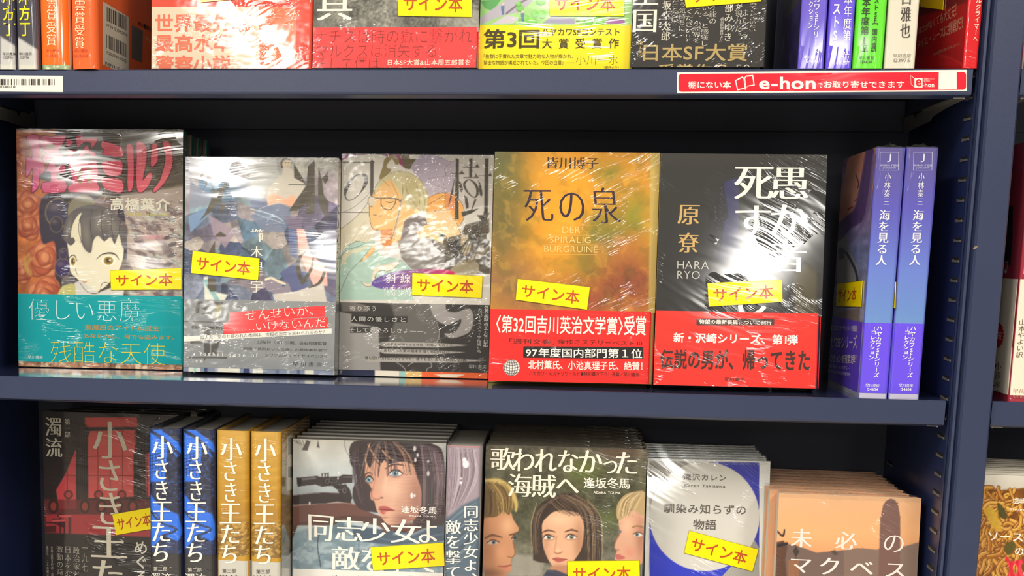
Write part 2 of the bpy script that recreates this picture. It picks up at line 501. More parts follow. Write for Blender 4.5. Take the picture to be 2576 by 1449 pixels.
    def film_top(s, seed=0, amp=3.0, y1=None, x0=0, x1=None, spikes=()):
        """crumpled shrink film standing off the top edge, with torn tufts"""
        rr = np.random.RandomState(seed)
        x1 = s.w if x1 is None else x1; y1 = s.t if y1 is None else y1
        y1 = y1 - .8; nx, ny = int((x1 - x0) / 1.1), max(6, int(y1 / 1.2))
        X, Y = np.meshgrid(np.linspace(x0 - .4, x1 + .4, nx), np.linspace(-.7, y1 + .4, ny))
        Z = np.zeros_like(X)
        for k in range(26):
            fx, fy, ph = rr.uniform(.05, .5), rr.uniform(.1, 1.0), rr.uniform(0, 6.3)
            Z += np.abs(np.sin(X * fx + Y * fy * rr.choice([-1, 1]) + ph)) * rr.uniform(.1, 1) / 8
        Z = Z - Z.min(); Z = Z / Z.max() * amp
        e = np.clip(np.minimum(Y + .7, y1 + .4 - Y) / 3.0, 0, 1)
        Z = Z * (.25 + .75 * e) + .3
        for (sx, sy, sh, sr) in spikes:
            d = np.hypot(X - sx, (Y - sy) * 1.2); Z += sh * np.exp(-(d / sr) ** 1.2) * (0.6 + .8 * rr.rand(*X.shape))
        Z += s.h
        # front skirt clings to the cover edge
        v = np.stack([X, Y, Z], -1).reshape(-1, 3)
        f = [(j * nx + i, j * nx + i + 1, (j + 1) * nx + i + 1, (j + 1) * nx + i) for j in range(ny - 1) for i in range(nx - 1)]
        n0 = len(v)
        sk = np.stack([X[0], np.full(nx, -.65), np.full(nx, s.h - 3.5)], -1)
        v = np.concatenate([v, sk]); f += [(i + 1, i, n0 + i, n0 + i + 1) for i in range(nx - 1)]
        return mesh_obj('shrink_film', v, f, FILMM, s.root)

def curve(P, closed=False, k=6):
    P = np.asarray(P, float); n = len(P)
    out = []
    rng = range(n if closed else n - 1)
    for i in rng:
        if closed: a, b, c, d = P[(i - 1) % n], P[i], P[(i + 1) % n], P[(i + 2) % n]
        else: a, b, c, d = P[max(i - 1, 0)], P[i], P[i + 1], P[min(i + 2, n - 1)]
        for j in range(k):
            t = j / k
            out.append(.5 * ((2 * b) + (-a + c) * t + (2 * a - 5 * b + 4 * c - d) * t * t + (-a + 3 * b - 3 * c + d) * t ** 3))
    if not closed: out.append(P[-1])
    return np.array(out)

# ------------------------------------------------------------------ painter: a fine grid of coloured vertices on a face
def vnoise(X, Y, s, seed=0):
    x, y = X / s, Y / s
    xi, yi = np.floor(x).astype(np.int64), np.floor(y).astype(np.int64)
    fx, fy = x - xi, y - yi
    fx = fx * fx * (3 - 2 * fx); fy = fy * fy * (3 - 2 * fy)
    def h(a, b):
        n = (a * 374761393 + b * 668265263 + seed * 1442695041) & 0xffffffff
        n = ((n ^ (n >> 13)) * 1274126177) & 0xffffffff
        return ((n ^ (n >> 16)) & 0xffff) / 65535.0
    return (h(xi, yi) * (1 - fx) + h(xi + 1, yi) * fx) * (1 - fy) + (h(xi, yi + 1) * (1 - fx) + h(xi + 1, yi + 1) * fx) * fy
def fbm(X, Y, s, seed=0, o=4):
    r = 0; a = 1; t = 0
    for k in range(o):
        r = r + a * vnoise(X, Y, s / 2 ** k, seed + k * 17); t += a; a *= .55
    return r / t
class Pic:
    def __init__(s, book, face, rect=None, step=.65, name='cover_picture', off=.06, parent=None):
        W = book.faceframe(face)[3]
        u0, v0, u1, v1 = rect if rect else (0, 0, W, book.h)
        s.nu, s.nv = max(2, int((u1 - u0) / step) + 1), max(2, int((v1 - v0) / step) + 1)
        U, V = np.meshgrid(np.linspace(u0, u1, s.nu), np.linspace(v0, v1, s.nv))
        s.UV = np.stack([U.ravel(), V.ravel()], 1)
        p = book.px(face, s.UV)
        s.X, s.Y = p[:, 0], p[:, 1]
        s.k = None
        s.C = np.ones((len(p), 3)); s.b, s.face, s.name, s.off, s.parent = book, face, name, off, parent
    def cv(s, pts):
        if s.k is None: return np.array(pts, float)
        ox, oy, sc = _CR[s.k]
        return np.array(pts, float) / sc + np.array([ox, oy])
    def sc(s, v): return v if s.k is None else v / _CR[s.k][2]
    def mixin(s, m, c):
        c = np.asarray(c, float)
        if c.ndim == 1 and c.max() > 1: c = c / 255.
        m = np.clip(m, 0, 1)[:, None]
        s.C = s.C * (1 - m) + c * m
        return m[:, 0]
    def fill(s, c): s.mixin(np.ones(len(s.X)), c)
    def grad(s, stops, p0, p1, a=1, mask=None):
        p0 = s.cv([p0])[0]; p1 = s.cv([p1])[0]
        d = np.array(p1, float) - p0
        t = ((s.X - p0[0]) * d[0] + (s.Y - p0[1]) * d[1]) / (d @ d)
        ts = [q[0] for q in stops]; cs = np.array([q[1] for q in stops], float) / 255.
        c = np.stack([np.interp(t, ts, cs[:, k]) for k in range(3)], 1)
        s.mixin((np.ones(len(t)) if mask is None else mask) * a, c)
    def ell(s, cx, cy, rx, ry, c=None, a=1, soft=2., ang=0, mask=None):
        cx, cy = s.cv([(cx, cy)])[0]; rx = s.sc(rx); ry = s.sc(ry)
        ca, sa = math.cos(math.radians(ang)), math.sin(math.radians(ang))
        dx, dy = s.X - cx, s.Y - cy
        x, y = dx * ca + dy * sa, -dx * sa + dy * ca
        r = np.sqrt((x / rx) ** 2 + (y / ry) ** 2)
        d = (1 - r) * min(rx, ry)
        m = np.clip(d / soft + .5, 0, 1)
        if mask is not None: m = m * mask
        return m if c is None else s.mixin(m * a, c)
    def glow(s, cx, cy, rx, ry, c, a=1, ang=0, mask=None):
        cx, cy = s.cv([(cx, cy)])[0]; rx = s.sc(rx); ry = s.sc(ry)
        ca, sa = math.cos(math.radians(ang)), math.sin(math.radians(ang))
        dx, dy = s.X - cx, s.Y - cy
        x, y = dx * ca + dy * sa, -dx * sa + dy * ca
        m = np.exp(-((x / rx) ** 2 + (y / ry) ** 2))
        if mask is not None: m = m * mask
        return s.mixin(m * a, c)
    def poly(s, pts, c=None, a=1, soft=1.6, smooth=0, mask=None):
        P = s.cv(pts)
        if smooth: P = curve(P, True, smooth)
        x0, y0 = P.min(0) - soft - 2; x1, y1 = P.max(0) + soft + 2
        idx = np.nonzero((s.X > x0) & (s.X < x1) & (s.Y > y0) & (s.Y < y1))[0]
        X, Y = s.X[idx], s.Y[idx]
        d = np.full(len(X), 1e9); ins = np.zeros(len(X), bool)
        Qn = np.roll(P, -1, 0)
        for a_, b_ in zip(P, Qn):
            e = b_ - a_; L = e @ e
            if L < 1e-9: continue
            t = np.clip(((X - a_[0]) * e[0] + (Y - a_[1]) * e[1]) / L, 0, 1)
            d = np.minimum(d, (X - a_[0] - t * e[0]) ** 2 + (Y - a_[1] - t * e[1]) ** 2)
            cr = (a_[1] > Y) != (b_[1] > Y)
            if abs(e[1]) > 1e-9:
                ins ^= cr & (X < (Y - a_[1]) * e[0] / e[1] + a_[0])
        d = np.sqrt(d) * np.where(ins, 1, -1)
        m = np.zeros(len(s.X)); m[idx] = np.clip(d / soft + .5, 0, 1)
        if mask is not None: m = m * mask
        return m if c is None else s.mixin(m * a, c)
    def line(s, pts, w, c=None, a=1, soft=1.3, smooth=5, taper=0, mask=None):
        P = s.cv(pts); w = s.sc(w) if np.isscalar(w) else [s.sc(q) for q in w]
        if smooth and len(P) > 2: P = curve(P, False, smooth)
        wmax = w if np.isscalar(w) else max(w)
        x0, y0 = P.min(0) - soft - wmax - 2; x1, y1 = P.max(0) + soft + wmax + 2
        idx = np.nonzero((s.X > x0) & (s.X < x1) & (s.Y > y0) & (s.Y < y1))[0]
        X, Y = s.X[idx], s.Y[idx]
        best = np.full(len(X), -1e9); n = len(P) - 1
        for k in range(n):
            a_, b_ = P[k], P[k + 1]; e = b_ - a_; L = e @ e
            if L < 1e-9: continue
            t = np.clip(((X - a_[0]) * e[0] + (Y - a_[1]) * e[1]) / L, 0, 1)
            dd = np.hypot(X - a_[0] - t * e[0], Y - a_[1] - t * e[1])
            g = (k + t) / n
            ww = w / 2 if np.isscalar(w) else np.interp(g, np.linspace(0, 1, len(w)), w) / 2
            if taper == 1: ww = ww * (1 - .85 * g)
            if taper == 2: ww = ww * np.sqrt(np.clip(4 * g * (1 - g), .03, 1))
            best = np.maximum(best, ww - dd)
        m = np.zeros(len(s.X)); m[idx] = np.clip(best / soft + .5, 0, 1)
        if mask is not None: m = m * mask
        return m if c is None else s.mixin(m * a, c)
    def noise(s, sc, amp, seed=0, mask=None, sx=1, sy=1, c=None):
        n = fbm(s.X / sx, s.Y / sy, sc, seed)
        if c is not None: return s.mixin(np.clip((n - .45) * 5, 0, 1) * amp * (1 if mask is None else mask), c)
        k = 1 + (n - .5) * 2 * amp
        if mask is not None: k = 1 + (k - 1) * mask
        s.C = np.clip(s.C * k[:, None], 0, 1)
    def rot(s, x, y, ang):
        a = math.radians(ang)
        return x * math.cos(a) + y * math.sin(a), -x * math.sin(a) + y * math.cos(a)
    def build(s, film=None):
        q = s.b.surf(s.face, s.UV, s.off)
        nu, nv = s.nu, s.nv
        i = np.arange(nu - 1)[None, :] + nu * np.arange(nv - 1)[:, None]
        i = i.ravel()
        f = np.stack([i, i + 1, i + nu + 1, i + nu], 1)
        me = bpy.data.meshes.new(s.name)
        me.vertices.add(len(q)); me.vertices.foreach_set('co', (q * MM).ravel())
        me.loops.add(f.size); me.loops.foreach_set('vertex_index', f.ravel())
        me.polygons.add(len(f)); me.polygons.foreach_set('loop_start', np.arange(0, f.size, 4))
        me.materials.append(printed(None, film or s.b.film))
        a = me.color_attributes.new('paint', 'FLOAT_COLOR', 'POINT')
        cc = np.ones((len(q), 4)); cc[:, :3] = lin(np.clip(s.C, 0, .9999))
        a.data.foreach_set('color', cc.ravel())
        me.update(calc_edges=True)
        o = bpy.data.objects.new(s.name, me); COL.objects.link(o); o.parent = s.parent or s.b.cover
        return o

# ================================================================== setting
Z1, Z2, Z3 = 244.66, 0.0, -234.0
RL, RR, DEP = -60.0, 734.5, 202.0
st_floor = MB(); st_floor.box(-6000, 6500, -21000, 700, -1240, -1200)
tag(st_floor.build('floor', simple('pale_shop_floor', (190, 184, 172), .35, noise=.05)), kind='structure')
st_c = MB(); st_c.box(-6000, 6500, -21000, 700, 1580, 1620)
tag(st_c.build('ceiling', simple('white_ceiling', (225, 222, 214), .8)), kind='structure')
wb = MB(); wb.box(-6000, 6500, 300, 340, -1200, 1580)
tag(wb.build('wall_back', simple('grey_wall', (150, 148, 144), .8)), kind='structure')

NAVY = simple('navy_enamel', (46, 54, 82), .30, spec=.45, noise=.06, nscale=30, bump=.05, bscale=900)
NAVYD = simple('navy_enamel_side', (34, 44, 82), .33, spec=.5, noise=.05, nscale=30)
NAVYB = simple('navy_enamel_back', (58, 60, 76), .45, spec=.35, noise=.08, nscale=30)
NAVYT = simple('navy_enamel_tray', (46, 54, 84), .12, spec=.7, coat=.6)
SLOT = simple('slot_dark', (6, 6, 8), .7)
STEEL = simple('bracket_steel', (150, 146, 138), .35, metal=.6, noise=.15, nscale=60)
ZB, ZT = -300.0, 420.0

def bookcase(x0, x1, label, slots=True):
    """bookcase with sheet steel sides, front posts and back"""
    root = empty('bookcase', ((x0 + x1) / 2, DEP, -1200))
    tag(root, label, 'bookcase')
    ox, oy, oz = (x0 + x1) / 2, DEP, -1200
    def bld(mb, name, mat, parent=root):
        mb.v = [(a - ox, b - oy, c - oz) for a, b, c in mb.v]
        return mb.build(name, mat, parent)
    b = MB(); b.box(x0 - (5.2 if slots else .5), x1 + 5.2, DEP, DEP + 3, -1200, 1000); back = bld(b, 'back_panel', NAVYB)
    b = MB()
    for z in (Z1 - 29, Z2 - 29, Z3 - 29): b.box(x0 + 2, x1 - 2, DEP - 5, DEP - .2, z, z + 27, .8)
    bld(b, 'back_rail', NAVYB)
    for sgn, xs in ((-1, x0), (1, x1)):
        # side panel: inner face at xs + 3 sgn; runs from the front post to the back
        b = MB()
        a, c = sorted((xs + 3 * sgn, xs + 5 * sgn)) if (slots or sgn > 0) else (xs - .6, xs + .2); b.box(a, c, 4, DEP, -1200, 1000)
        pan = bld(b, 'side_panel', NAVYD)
        if sgn < 0 and not slots: continue
        # front post, folded: inner ridge, bevel, face
        b = MB()
        prof = [(xs + 3.1 * sgn, 26), (xs + 3.1 * sgn, 4), (xs + 3.4 * sgn, 1.5), (xs + 4.2 * sgn, 3), (xs + 5.4 * sgn, -1.0),
                (xs + 7.2 * sgn, -1.2), (xs + 8.6 * sgn, 1.0), (xs + 9.6 * sgn, -3.4), (xs + 11.2 * sgn, -5.0), (xs + 30.6 * sgn, -5.0), (xs + 31.8 * sgn, -3.8), (xs + 31.8 * sgn, 30), (xs + 18 * sgn, 30)]
        if sgn < 0: prof = prof[::-1]
        b.prism(prof, -1200, 1000, 'z')
        bld(b, 'front_post', NAVY)
        if slots and sgn > 0:
            for yy in (14.5, DEP - 26):
                for k in range(-3, 34):
                    z = 211.08 + 15 - 15 * k
                    if yy > 100 and not (-60 > z): continue
                    # stamped slot: dark slit with its bent steel lip
                    b = MB(); px = xs + 3 - .2
                    b.box(px - .05, px + .3, yy - 7.0, yy + 13, z - 1.9, z + 1.9)
                    so = bld(b, 'slot', SLOT, pan)
                    b = MB(); b.prism([(yy - 6.4, z - 1.8), (yy + 12.6, z - 1.8), (yy + 12.6, z + .6), (yy - 1, z - .5), (yy - 5.2, z - .2)], px - .55, px - .05, 'x')
                    bld(b, 'slot_lip', STEEL, pan)
    return root
bc1 = bookcase(RL, RR, 'navy steel bookcase filling most of the photo, three shelves of face-out books')
NX0 = RR + 33.0
bc2 = bookcase(NX0, NX0 + 795, 'navy steel bookcase cut off at the right edge of the photo', slots=False)

def shelf(x0, x1, z, label, brackets=True, lip=19.26):
    root = empty('shelf', (x0, 0, z))
    tag(root, label, 'shelf', None)
    def bld(mb, name, mat, parent=root, smooth=False):
        mb.v = [(a - x0, b, c - z) for a, b, c in mb.v]
        return mb.build(name, mat, parent, smooth)
    # folded tray: top plate, front lip with rounded lower bend, return flange
    b = MB(); b.box(x0, x1, 1.2, DEP - 2, z - 1.4, z, 0); bld(b, 'tray', NAVYT)
    b = MB()
    pr = [(1.6, z - .01), (.6, z - .1), (0, z - .8), (-.05, z - lip + 2.2), (.5, z - lip + .7), (1.8, z - lip), (9, z - lip - 1.6), (9, z - lip - .4), (2.2, z - lip + 1.4), (1.4, z - lip + 2.4), (1.4, z - 1.4)]
    b.prism(pr, x0, x1, 'x'); bld(b, 'front_lip', NAVY)
    for xe in (x0, x1 - 1.0):
        b = MB(); b.prism([(.3, z - .2), (DEP - 4, z - .2), (DEP - 4, z - 14), (12, z - lip), (1.5, z - lip + .5), (.3, z - lip + 2)], xe, xe + 1.0, 'x')
        bld(b, 'end_flange', NAVY)
    if brackets:
        for xe, sg in ((x1 - 4, -1), (x0 + 4, 1)):
            b = MB()
            zl = z - lip
            pr = [(6, zl + 1), (6, zl - 2), (60, zl - 3.5), (98, zl - 6), (104, zl - 9), (122, zl - 9.5), (188, zl - 11), (192, zl - 8), (192, zl + 2), (160, zl + 2), (156, zl - 2.5), (150, zl - 2.5), (146, zl + 1)]
            a, c = sorted((xe, xe - 1.4 * sg)); b.prism(pr, a, c, 'x')
            a, c = sorted((xe, xe + 7 * sg)); b.box(a, c, 6, 100, zl - 1.4, zl - .4)
            bld(b, 'bracket', STEEL)
    return root
sh1 = shelf(RL + 1, RR - .5, Z1, 'navy steel shelf with the red strip and barcode label on its front edge, top row')
sh2 = shelf(RL + 1, RR - .5, Z2, 'navy steel shelf in the middle of the photo, under the five large covers')
sh3 = shelf(RL + 1, RR - .5, Z3, 'lowest navy steel shelf, under the row cut off by the bottom edge')
sh4 = shelf(NX0 + .5, NX0 + 794, Z1, 'end of a navy shelf at the right edge, level with the red strip')
sh5 = shelf(NX0 + .5, NX0 + 794, Z2 + .5, 'end of a navy shelf at the right edge, under the book with the yellow cover')
sh6 = shelf(NX0 + .5, NX0 + 794, Z3, 'end of the lowest navy shelf at the right edge, under the noodle cookbook')

# ================================================================== books
_CR.update({'A': (0, 0, 3.22), 'B': (780, 0, 3.22), 'C': (1560, 0, 2.5354), 'D': (0, 300, 2.1314), 'E': (840, 350, 2.2293),
       'F': (1640, 350, 1.9316), 'G': (0, 950, 2.9035), 'H': (720, 1000, 2.8), 'I': (1600, 1000, 2.6393),
       'K1': (2176, 0, 2.8975), 'K2': (2176, 450, 2.8975), 'K3': (2176, 900, 2.64), 'L5': (0, 0, 3.6225), 'R': (1560, 0, 2.5354),
       'a1': (30, 310, 5.7244), 'a2': (30, 540, 5.7244), 'b1': (455, 385, 6.283), 'b2': (455, 595, 6.283),
       'c1': (845, 375, 6.44), 'c2': (845, 590, 6.44), 'bc': (455, 750, 3.2608)})
def g(k, *a):
    """reading frames of the reference sheets -> photo pixels; accepts a flat box or a list of points"""
    ox, oy, sc = _CR[k]
    if len(a) == 1: return [(ox + p[0] / sc, oy + p[1] / sc) for p in a[0]]
    return tuple((ox if i % 2 == 0 else oy) + v / sc for i, v in enumerate(a))
WHITE = (238, 232, 220); BLK = (28, 26, 26)

def copies(bk, n, dy, base, labels, grp, dx=(0,), dz=(0,), film=None, rmax=DEP - 3):
    """same title standing behind: obj.copy() of the book and of the parts that show"""
    if film: bk.film_top(int(bk.w), film)
    out = []
    for k in range(1, n + 1):
        r = bk.root.copy(); COL.objects.link(r)
        r.location = Vector(bk.root.location) + Vector((dx[(k - 1) % len(dx)] * MM, dy * k * MM, dz[(k - 1) % len(dz)] * MM))
        r['label'] = labels[k - 1]; r['group'] = grp
        for ch in [c for c in bk.root.children if c.name.split('.')[0] in ('cover', 'page_block', 'shrink_film')]:
            c = ch.copy(); COL.objects.link(c); c.parent = r
        out.append(r)
    bk.root['group'] = grp
    return out
ORD = ['second', 'third', 'fourth', 'fifth', 'sixth', 'seventh', 'eighth', 'ninth', 'tenth']

# ------------------------------------------------ middle shelf
B1 = Book('paperback_book', 'large comic with pink brush-lettered title and teal band, left on middle shelf', 148.2, 206.8, 15.5, -37.2, 88.4, 0, .031, .055, cover=(92, 74, 62), film='horiz', c=.6, over=1.0, r=1.2, spine_col=(20, 110, 105))
B1.band(B1.h * .31, (0, 152, 158), h0=B1.h * .022, film='horiz')
TEALC = [(x, y) for x, y in ()]
B1.text('front', [('高橋葉介', g('D', 592, 420, 912, 492), {'s': 'black', 'gap': .06})], (214, 208, 190), 'author_lettering')
B1.text('front', [('YOUSUKE TAKAHASHI', g('D', 664, 501, 893, 519))], (190, 182, 60), 'author_lettering')
b = B1.bandobj
B1.text('front', [('優しい悪魔', g('D', 155, 962, 750, 1086), {'s': 'light', 'gap': .02})], (196, 226, 222), 'lettering', b, .5)
B1.text('front', [('悪魔風のアイドル誕生！', g('D', 455, 1100, 868, 1138)), ('あなたの心、何でも盗みます。', g('D', 448, 1149, 935, 1183))], (196, 140, 50), 'lettering', b, .5)
B1.text('front', [('残酷な天使', g('D', 272, 1188, 885, 1318), {'s': 'light'})], (214, 196, 60), 'lettering', b, .5)
B1.text('front', [('早川書房', g('D', 150, 1266, 230, 1286))], (196, 222, 220), 'publisher_lettering', b, .5)
B1.sticker([g('D', 592, 811, 0, 0)[:2], g('D', 975, 797, 0, 0)[:2], g('D', 596, 916, 0, 0)[:2], g('D', 975, 914, 0, 0)[:2]])

B2 = Book('paperback_book', 'book with shattered black title over a blue faceted picture, grey band with red strips', 130.4, 180.2, 36, 121.4, 57.9, 0, .006, .075, cover=(196, 194, 186), film='horiz', c=.5, over=.8, r=3.5, spine_col=(206, 200, 184))
B2.band(B2.h * .335, (128, 130, 130), h0=B2.h * .022, film='crinkle')
b = B2.bandobj
B2.patch('front', g('b2', [(765, 1200), (2275, 1092), (2282, 1262), (770, 1370)]), (236, 60, 62), 'red_strip', .36, b)
B2.patch('front', g('b2', [(670, 1360), (2330, 1275), (2335, 1445), (668, 1560)]), (236, 60, 62), 'red_strip', .37, b)
B2.patch('front', g('bc', [(14, 314), (1238, 250), (1238, 290), (14, 356)]), (224, 220, 208), 'white_strip', .40, b)
B2.text('front', [('せんせいが、', g('b2', [(1010, 1165), (2080, 1085), (1020, 1330), (2090, 1235)]), {'s': 'thin'}),
                  ('……いけないんだ。', g('b2', [(830, 1390), (2360, 1280), (840, 1500), (2370, 1425)]), {'s': 'thin'})], (240, 226, 214), 'lettering', b, .5)
B2.text('front', [('殺人鬼に聖母と慕われた教師は、惨殺の運命を逃れられるのか？', g('bc', [(160, 306), (1180, 262), (160, 340), (1180, 290)]), {'s': 'serif'})], (50, 46, 44), 'lettering', b, .5)
B2.text('front', [('5月6日（木）公開、白石和彌監督', g('bc', 630, 345, 1196, 388), {'s': 'reg'}), ('映画『死刑にいたる病』の原作者が放つ', g('bc', 515, 402, 1198, 440)),
                  ('シリアルキラー・サスペンス!!', g('bc', 692, 455, 1192, 490)), ('早川書房', g('bc', 918, 522, 1155, 562), {'s': 'serif', 'gap': .3})], (60, 58, 56), 'lettering', b, .5)
B2.text('front', [('a lethal dose of', g('bc', 98, 440, 632, 484), {'gap': .25}), ('ice', g('bc', 98, 502, 180, 530), {'gap': .25})], (226, 226, 220), 'lettering', b, .5)
B2.text('front', [('櫛', g('b1', 1100, 1195, 1305, 1400), {'s': 'serifb'}), ('木', g('b2', 1105, 150, 1290, 330), {'s': 'serifb'}), ('理', g('b2', 1105, 400, 1290, 560), {'s': 'serifb'}), ('宇', g('b2', 1105, 690, 1290, 885), {'s': 'serifb'})], (222, 216, 202), 'author_lettering')
B2.text('spine', [('氷の致死量', (840.5, 500, 850.5, 690), {'s': 'serif', 'v': True})], (60, 56, 52), 'title_lettering', off=.3)
B2.sticker(g('b2', [(190, 225), (1250, 345), (160, 580), (1225, 695)]), film='diag')

B3 = Book('paperback_book', 'book with a drawn pale-haired woman in glasses, black and grey band along the bottom', 128, 186.1, 20, 252.1, 82.0, 0, .009, .040, cover=(206, 198, 186), film='crinkle', c=.5, over=.8, r=1.5, spine_col=(214, 150, 150))
B3.band(B3.h * .332, (96, 94, 92), h0=B3.h * .026, film='crinkle')
b = B3.bandobj
B3.text('front', [('寄り添う', g('bc', 1385, 62, 1600, 108), {'gap': .1}), ('人間の優しさと', g('bc', 1395, 148, 1842, 198), {'gap': .1}), ('そしておそろしさよ――。', g('bc', 1385, 240, 2015, 290), {'gap': .1}), ('早川書房', g('bc', 2362, 545, 2505, 580), {'s': 'serif'}),
                  ('カバーイラスト/宇佐崎しろ', g('bc', 2436, 85, 2462, 450), {'v': True}), ('斜線堂有紀', g('bc', 2490, 60, 2516, 400), {'v': True, 's': 'serifb'})], (196, 192, 184), 'lettering', b, .55)
B3.text('front', [('真実の愛を証明できる存在「回樹」をめぐる、', g('bc', 1630, 365, 2240, 398), {'s': 'serif'}), ('ありふれた愛の顛末を描く表題作ほか、', g('bc', 1665, 418, 2215, 452), {'s': 'serif'}),
                  ('誰も思いつけないアイデアと、誰でも思いあたる感情の全6篇。', g('bc', 1510, 475, 2350, 522), {'s': 'serif'})], (44, 42, 42), 'lettering', b, .55)
B3.text('front', [('斜線堂有紀', g('c2', 815, 640, 1900, 800), {'s': 'serifb', 'gap': .35}), ('YUKI SHASENDO KAIJU', g('c2', 770, 850, 1740, 1055), {'s': 'thin'})], (226, 220, 214), 'author_lettering')
B3.sticker(g('c2', [(1238, 620), (2380, 668), (1232, 985), (2362, 1030)]), film='diag')

B4 = Book('hardcover_book', 'orange and green marbled hardcover with German subtitle and red band', 131.5, 184.3, 32, 383.7, 27.2, 0, .04, .123, cover=(150, 132, 62), film='diag2', c=2.0, over=3, r=3.5, spine_col=(176, 160, 96))
B4.band(B4.h * .315, (226, 36, 34), h0=0.1, film='soft')
b = B4.bandobj
B4.text('front', [('皆川博子', g('E', 1195, 100, 1484, 168), {'s': 'serifb'})], (62, 34, 22), 'author_lettering')
B4.text('front', [('死の泉', g('E', [(1060, 272), (1590, 272), (1075, 462), (1612, 474)]), {'s': 'serif', 'gap': .08})], (44, 28, 50), 'title_lettering')
B4.text('front', [('DER', g('E', 1282, 490, 1380, 528), {'s': 'thin'}), ('SPIRALIG', g('E', 1212, 546, 1440, 584), {'s': 'thin'}), ('BURGRUINE', g('E', 1180, 598, 1478, 636), {'s': 'thin'})], (238, 200, 130), 'subtitle_lettering')
for yy in (482, 538, 592, 646): B4.patch('front', g('E', [(1175, yy), (1475, yy), (1475, yy + 2), (1175, yy + 2)]), (226, 170, 80), 'printed_rule', .12)
B4.text('front', [('〈第32回吉川英治文学賞〉', g('E', 912, 985, 1618, 1100), {'s': 'bold'}), ('受賞', g('E', 1630, 990, 1748, 1102), {'s': 'bold'}),
                  ('北村薫氏、小池真理子氏、絶賛！', g('E', [(1090, 1240), (1730, 1248), (1090, 1290), (1730, 1298)]), {'s': 'bold'})], (246, 226, 214), 'lettering', b, .5)
B4.patch('front', g('E', [(1062, 1162), (1735, 1166), (1735, 1234), (1062, 1226)]), (30, 24, 24), 'black_strip', .36, b)
B4.text('front', [('97年度国内部門第１位', g('E', [(1076, 1172), (1728, 1176), (1076, 1222), (1728, 1230)]), {'s': 'bold'})], (246, 236, 226), 'lettering', b, .5)
B4.text('front', [('「週刊文春」', g('E', 985, 1118, 1236, 1152), {'s': 'reg'}), ('傑作ミステリーベスト10', g('E', 1256, 1122, 1728, 1160), {'s': 'reg'}),
                  ('ハヤカワ・ミステリワールド●特別書き下ろし長篇／早川書房', g('E', [(1095, 1298), (1712, 1310), (1095, 1326), (1712, 1332)]), {'s': 'reg'})], (70, 20, 18), 'lettering', b, .5)
# globe mark
Gc = g('E', 996, 1282, 0, 0)[:2]
gl = []
P_ = Pic(B4, 'front', (*B4.uv('front', [(Gc[0] - 23, Gc[1] + 23)])[0], *B4.uv('front', [(Gc[0] + 23, Gc[1] - 23)])[0]), .3, 'globe_mark', .42, b)
P_.fill((226, 36, 34)); P_.ell(*Gc, 20.5, 20.5, (226, 224, 216), 1, 1.2)
disc = P_.ell(*Gc, 20.5, 20.5)
for k in (-.75, -.45, -.1, .25, .6, .9):
    rr_ = abs(k) * 20
    P_.line([(Gc[0] + k * 20 * math.cos(a) - 3, Gc[1] + 20.5 * math.sin(a)) for a in np.linspace(-1.57, 1.57, 9)], 1.6, (60, 40, 40), .75, mask=disc)
for k in (-.7, -.4, -.05, .3, .62): P_.line([(Gc[0] - 22, Gc[1] + k * 20 - 3), (Gc[0], Gc[1] + k * 20 + 2.5), (Gc[0] + 22, Gc[1] + k * 20 - 2)], 1.6, (60, 40, 40), .75, mask=disc)
P_.build('soft')
B4.sticker(g('E', [(1030, 783), (1436, 830), (1018, 902), (1420, 958)]), film='soft')

B5 = Book('hardcover_book', 'black hardcover with large white vertical title and red band with black lettering', 129, 183.7, 30, 515.3, 22.7, 0, .033, .145, cover=(34, 34, 34), film='diag', c=2.0, over=3, r=3.0)
B5.band(B5.h * .322, (226, 44, 36), h0=0.1, film='soft')
b = B5.bandobj
B5.text('front', [('愚か者', g('F', 578, 138, 750, 648), {'s': 'serifb', 'v': True}), ('死すべし', g('F', 402, 134, 568, 860), {'s': 'serifb', 'v': True})], (236, 230, 216), 'title_lettering')
B5.text('front', [('原', g('F', 126, 320, 230, 415), {'s': 'serifb'}), ('尞', g('F', 128, 455, 226, 552), {'s': 'serifb'})], (196, 160, 96), 'author_lettering')
B5.text('front', [('HARA', g('F', 124, 592, 276, 632), {'s': 'thin'}), ('RYO', g('F', 124, 640, 232, 680), {'s': 'thin'})], (190, 186, 178), 'author_lettering')
B5.patch('front', g('F', [(216, 872), (594, 872), (594, 906), (216, 906)]), (70, 48, 44), 'dark_strip', .36, b)
B5.text('front', [('待望の最新長篇、ついに刊行', g('F', 230, 876, 580, 904), {'s': 'bold'}), ('新・沢崎シリーズ、第1弾', g('F', 105, 940, 708, 1000), {'s': 'black'})], (246, 232, 220), 'lettering', b, .5)
B5.text('front', [('伝説の男が、帰ってきた', g('F', [(42, 1022), (768, 1022), (38, 1116), (768, 1128)]), {'s': 'black'}), ('早川書房', g('F', 352, 1158, 450, 1178), {'s': 'reg'})], (62, 34, 28), 'lettering', b, .5)
B5.sticker(g('F', [(268, 700), (632, 682), (275, 815), (634, 792)]), film='soft')

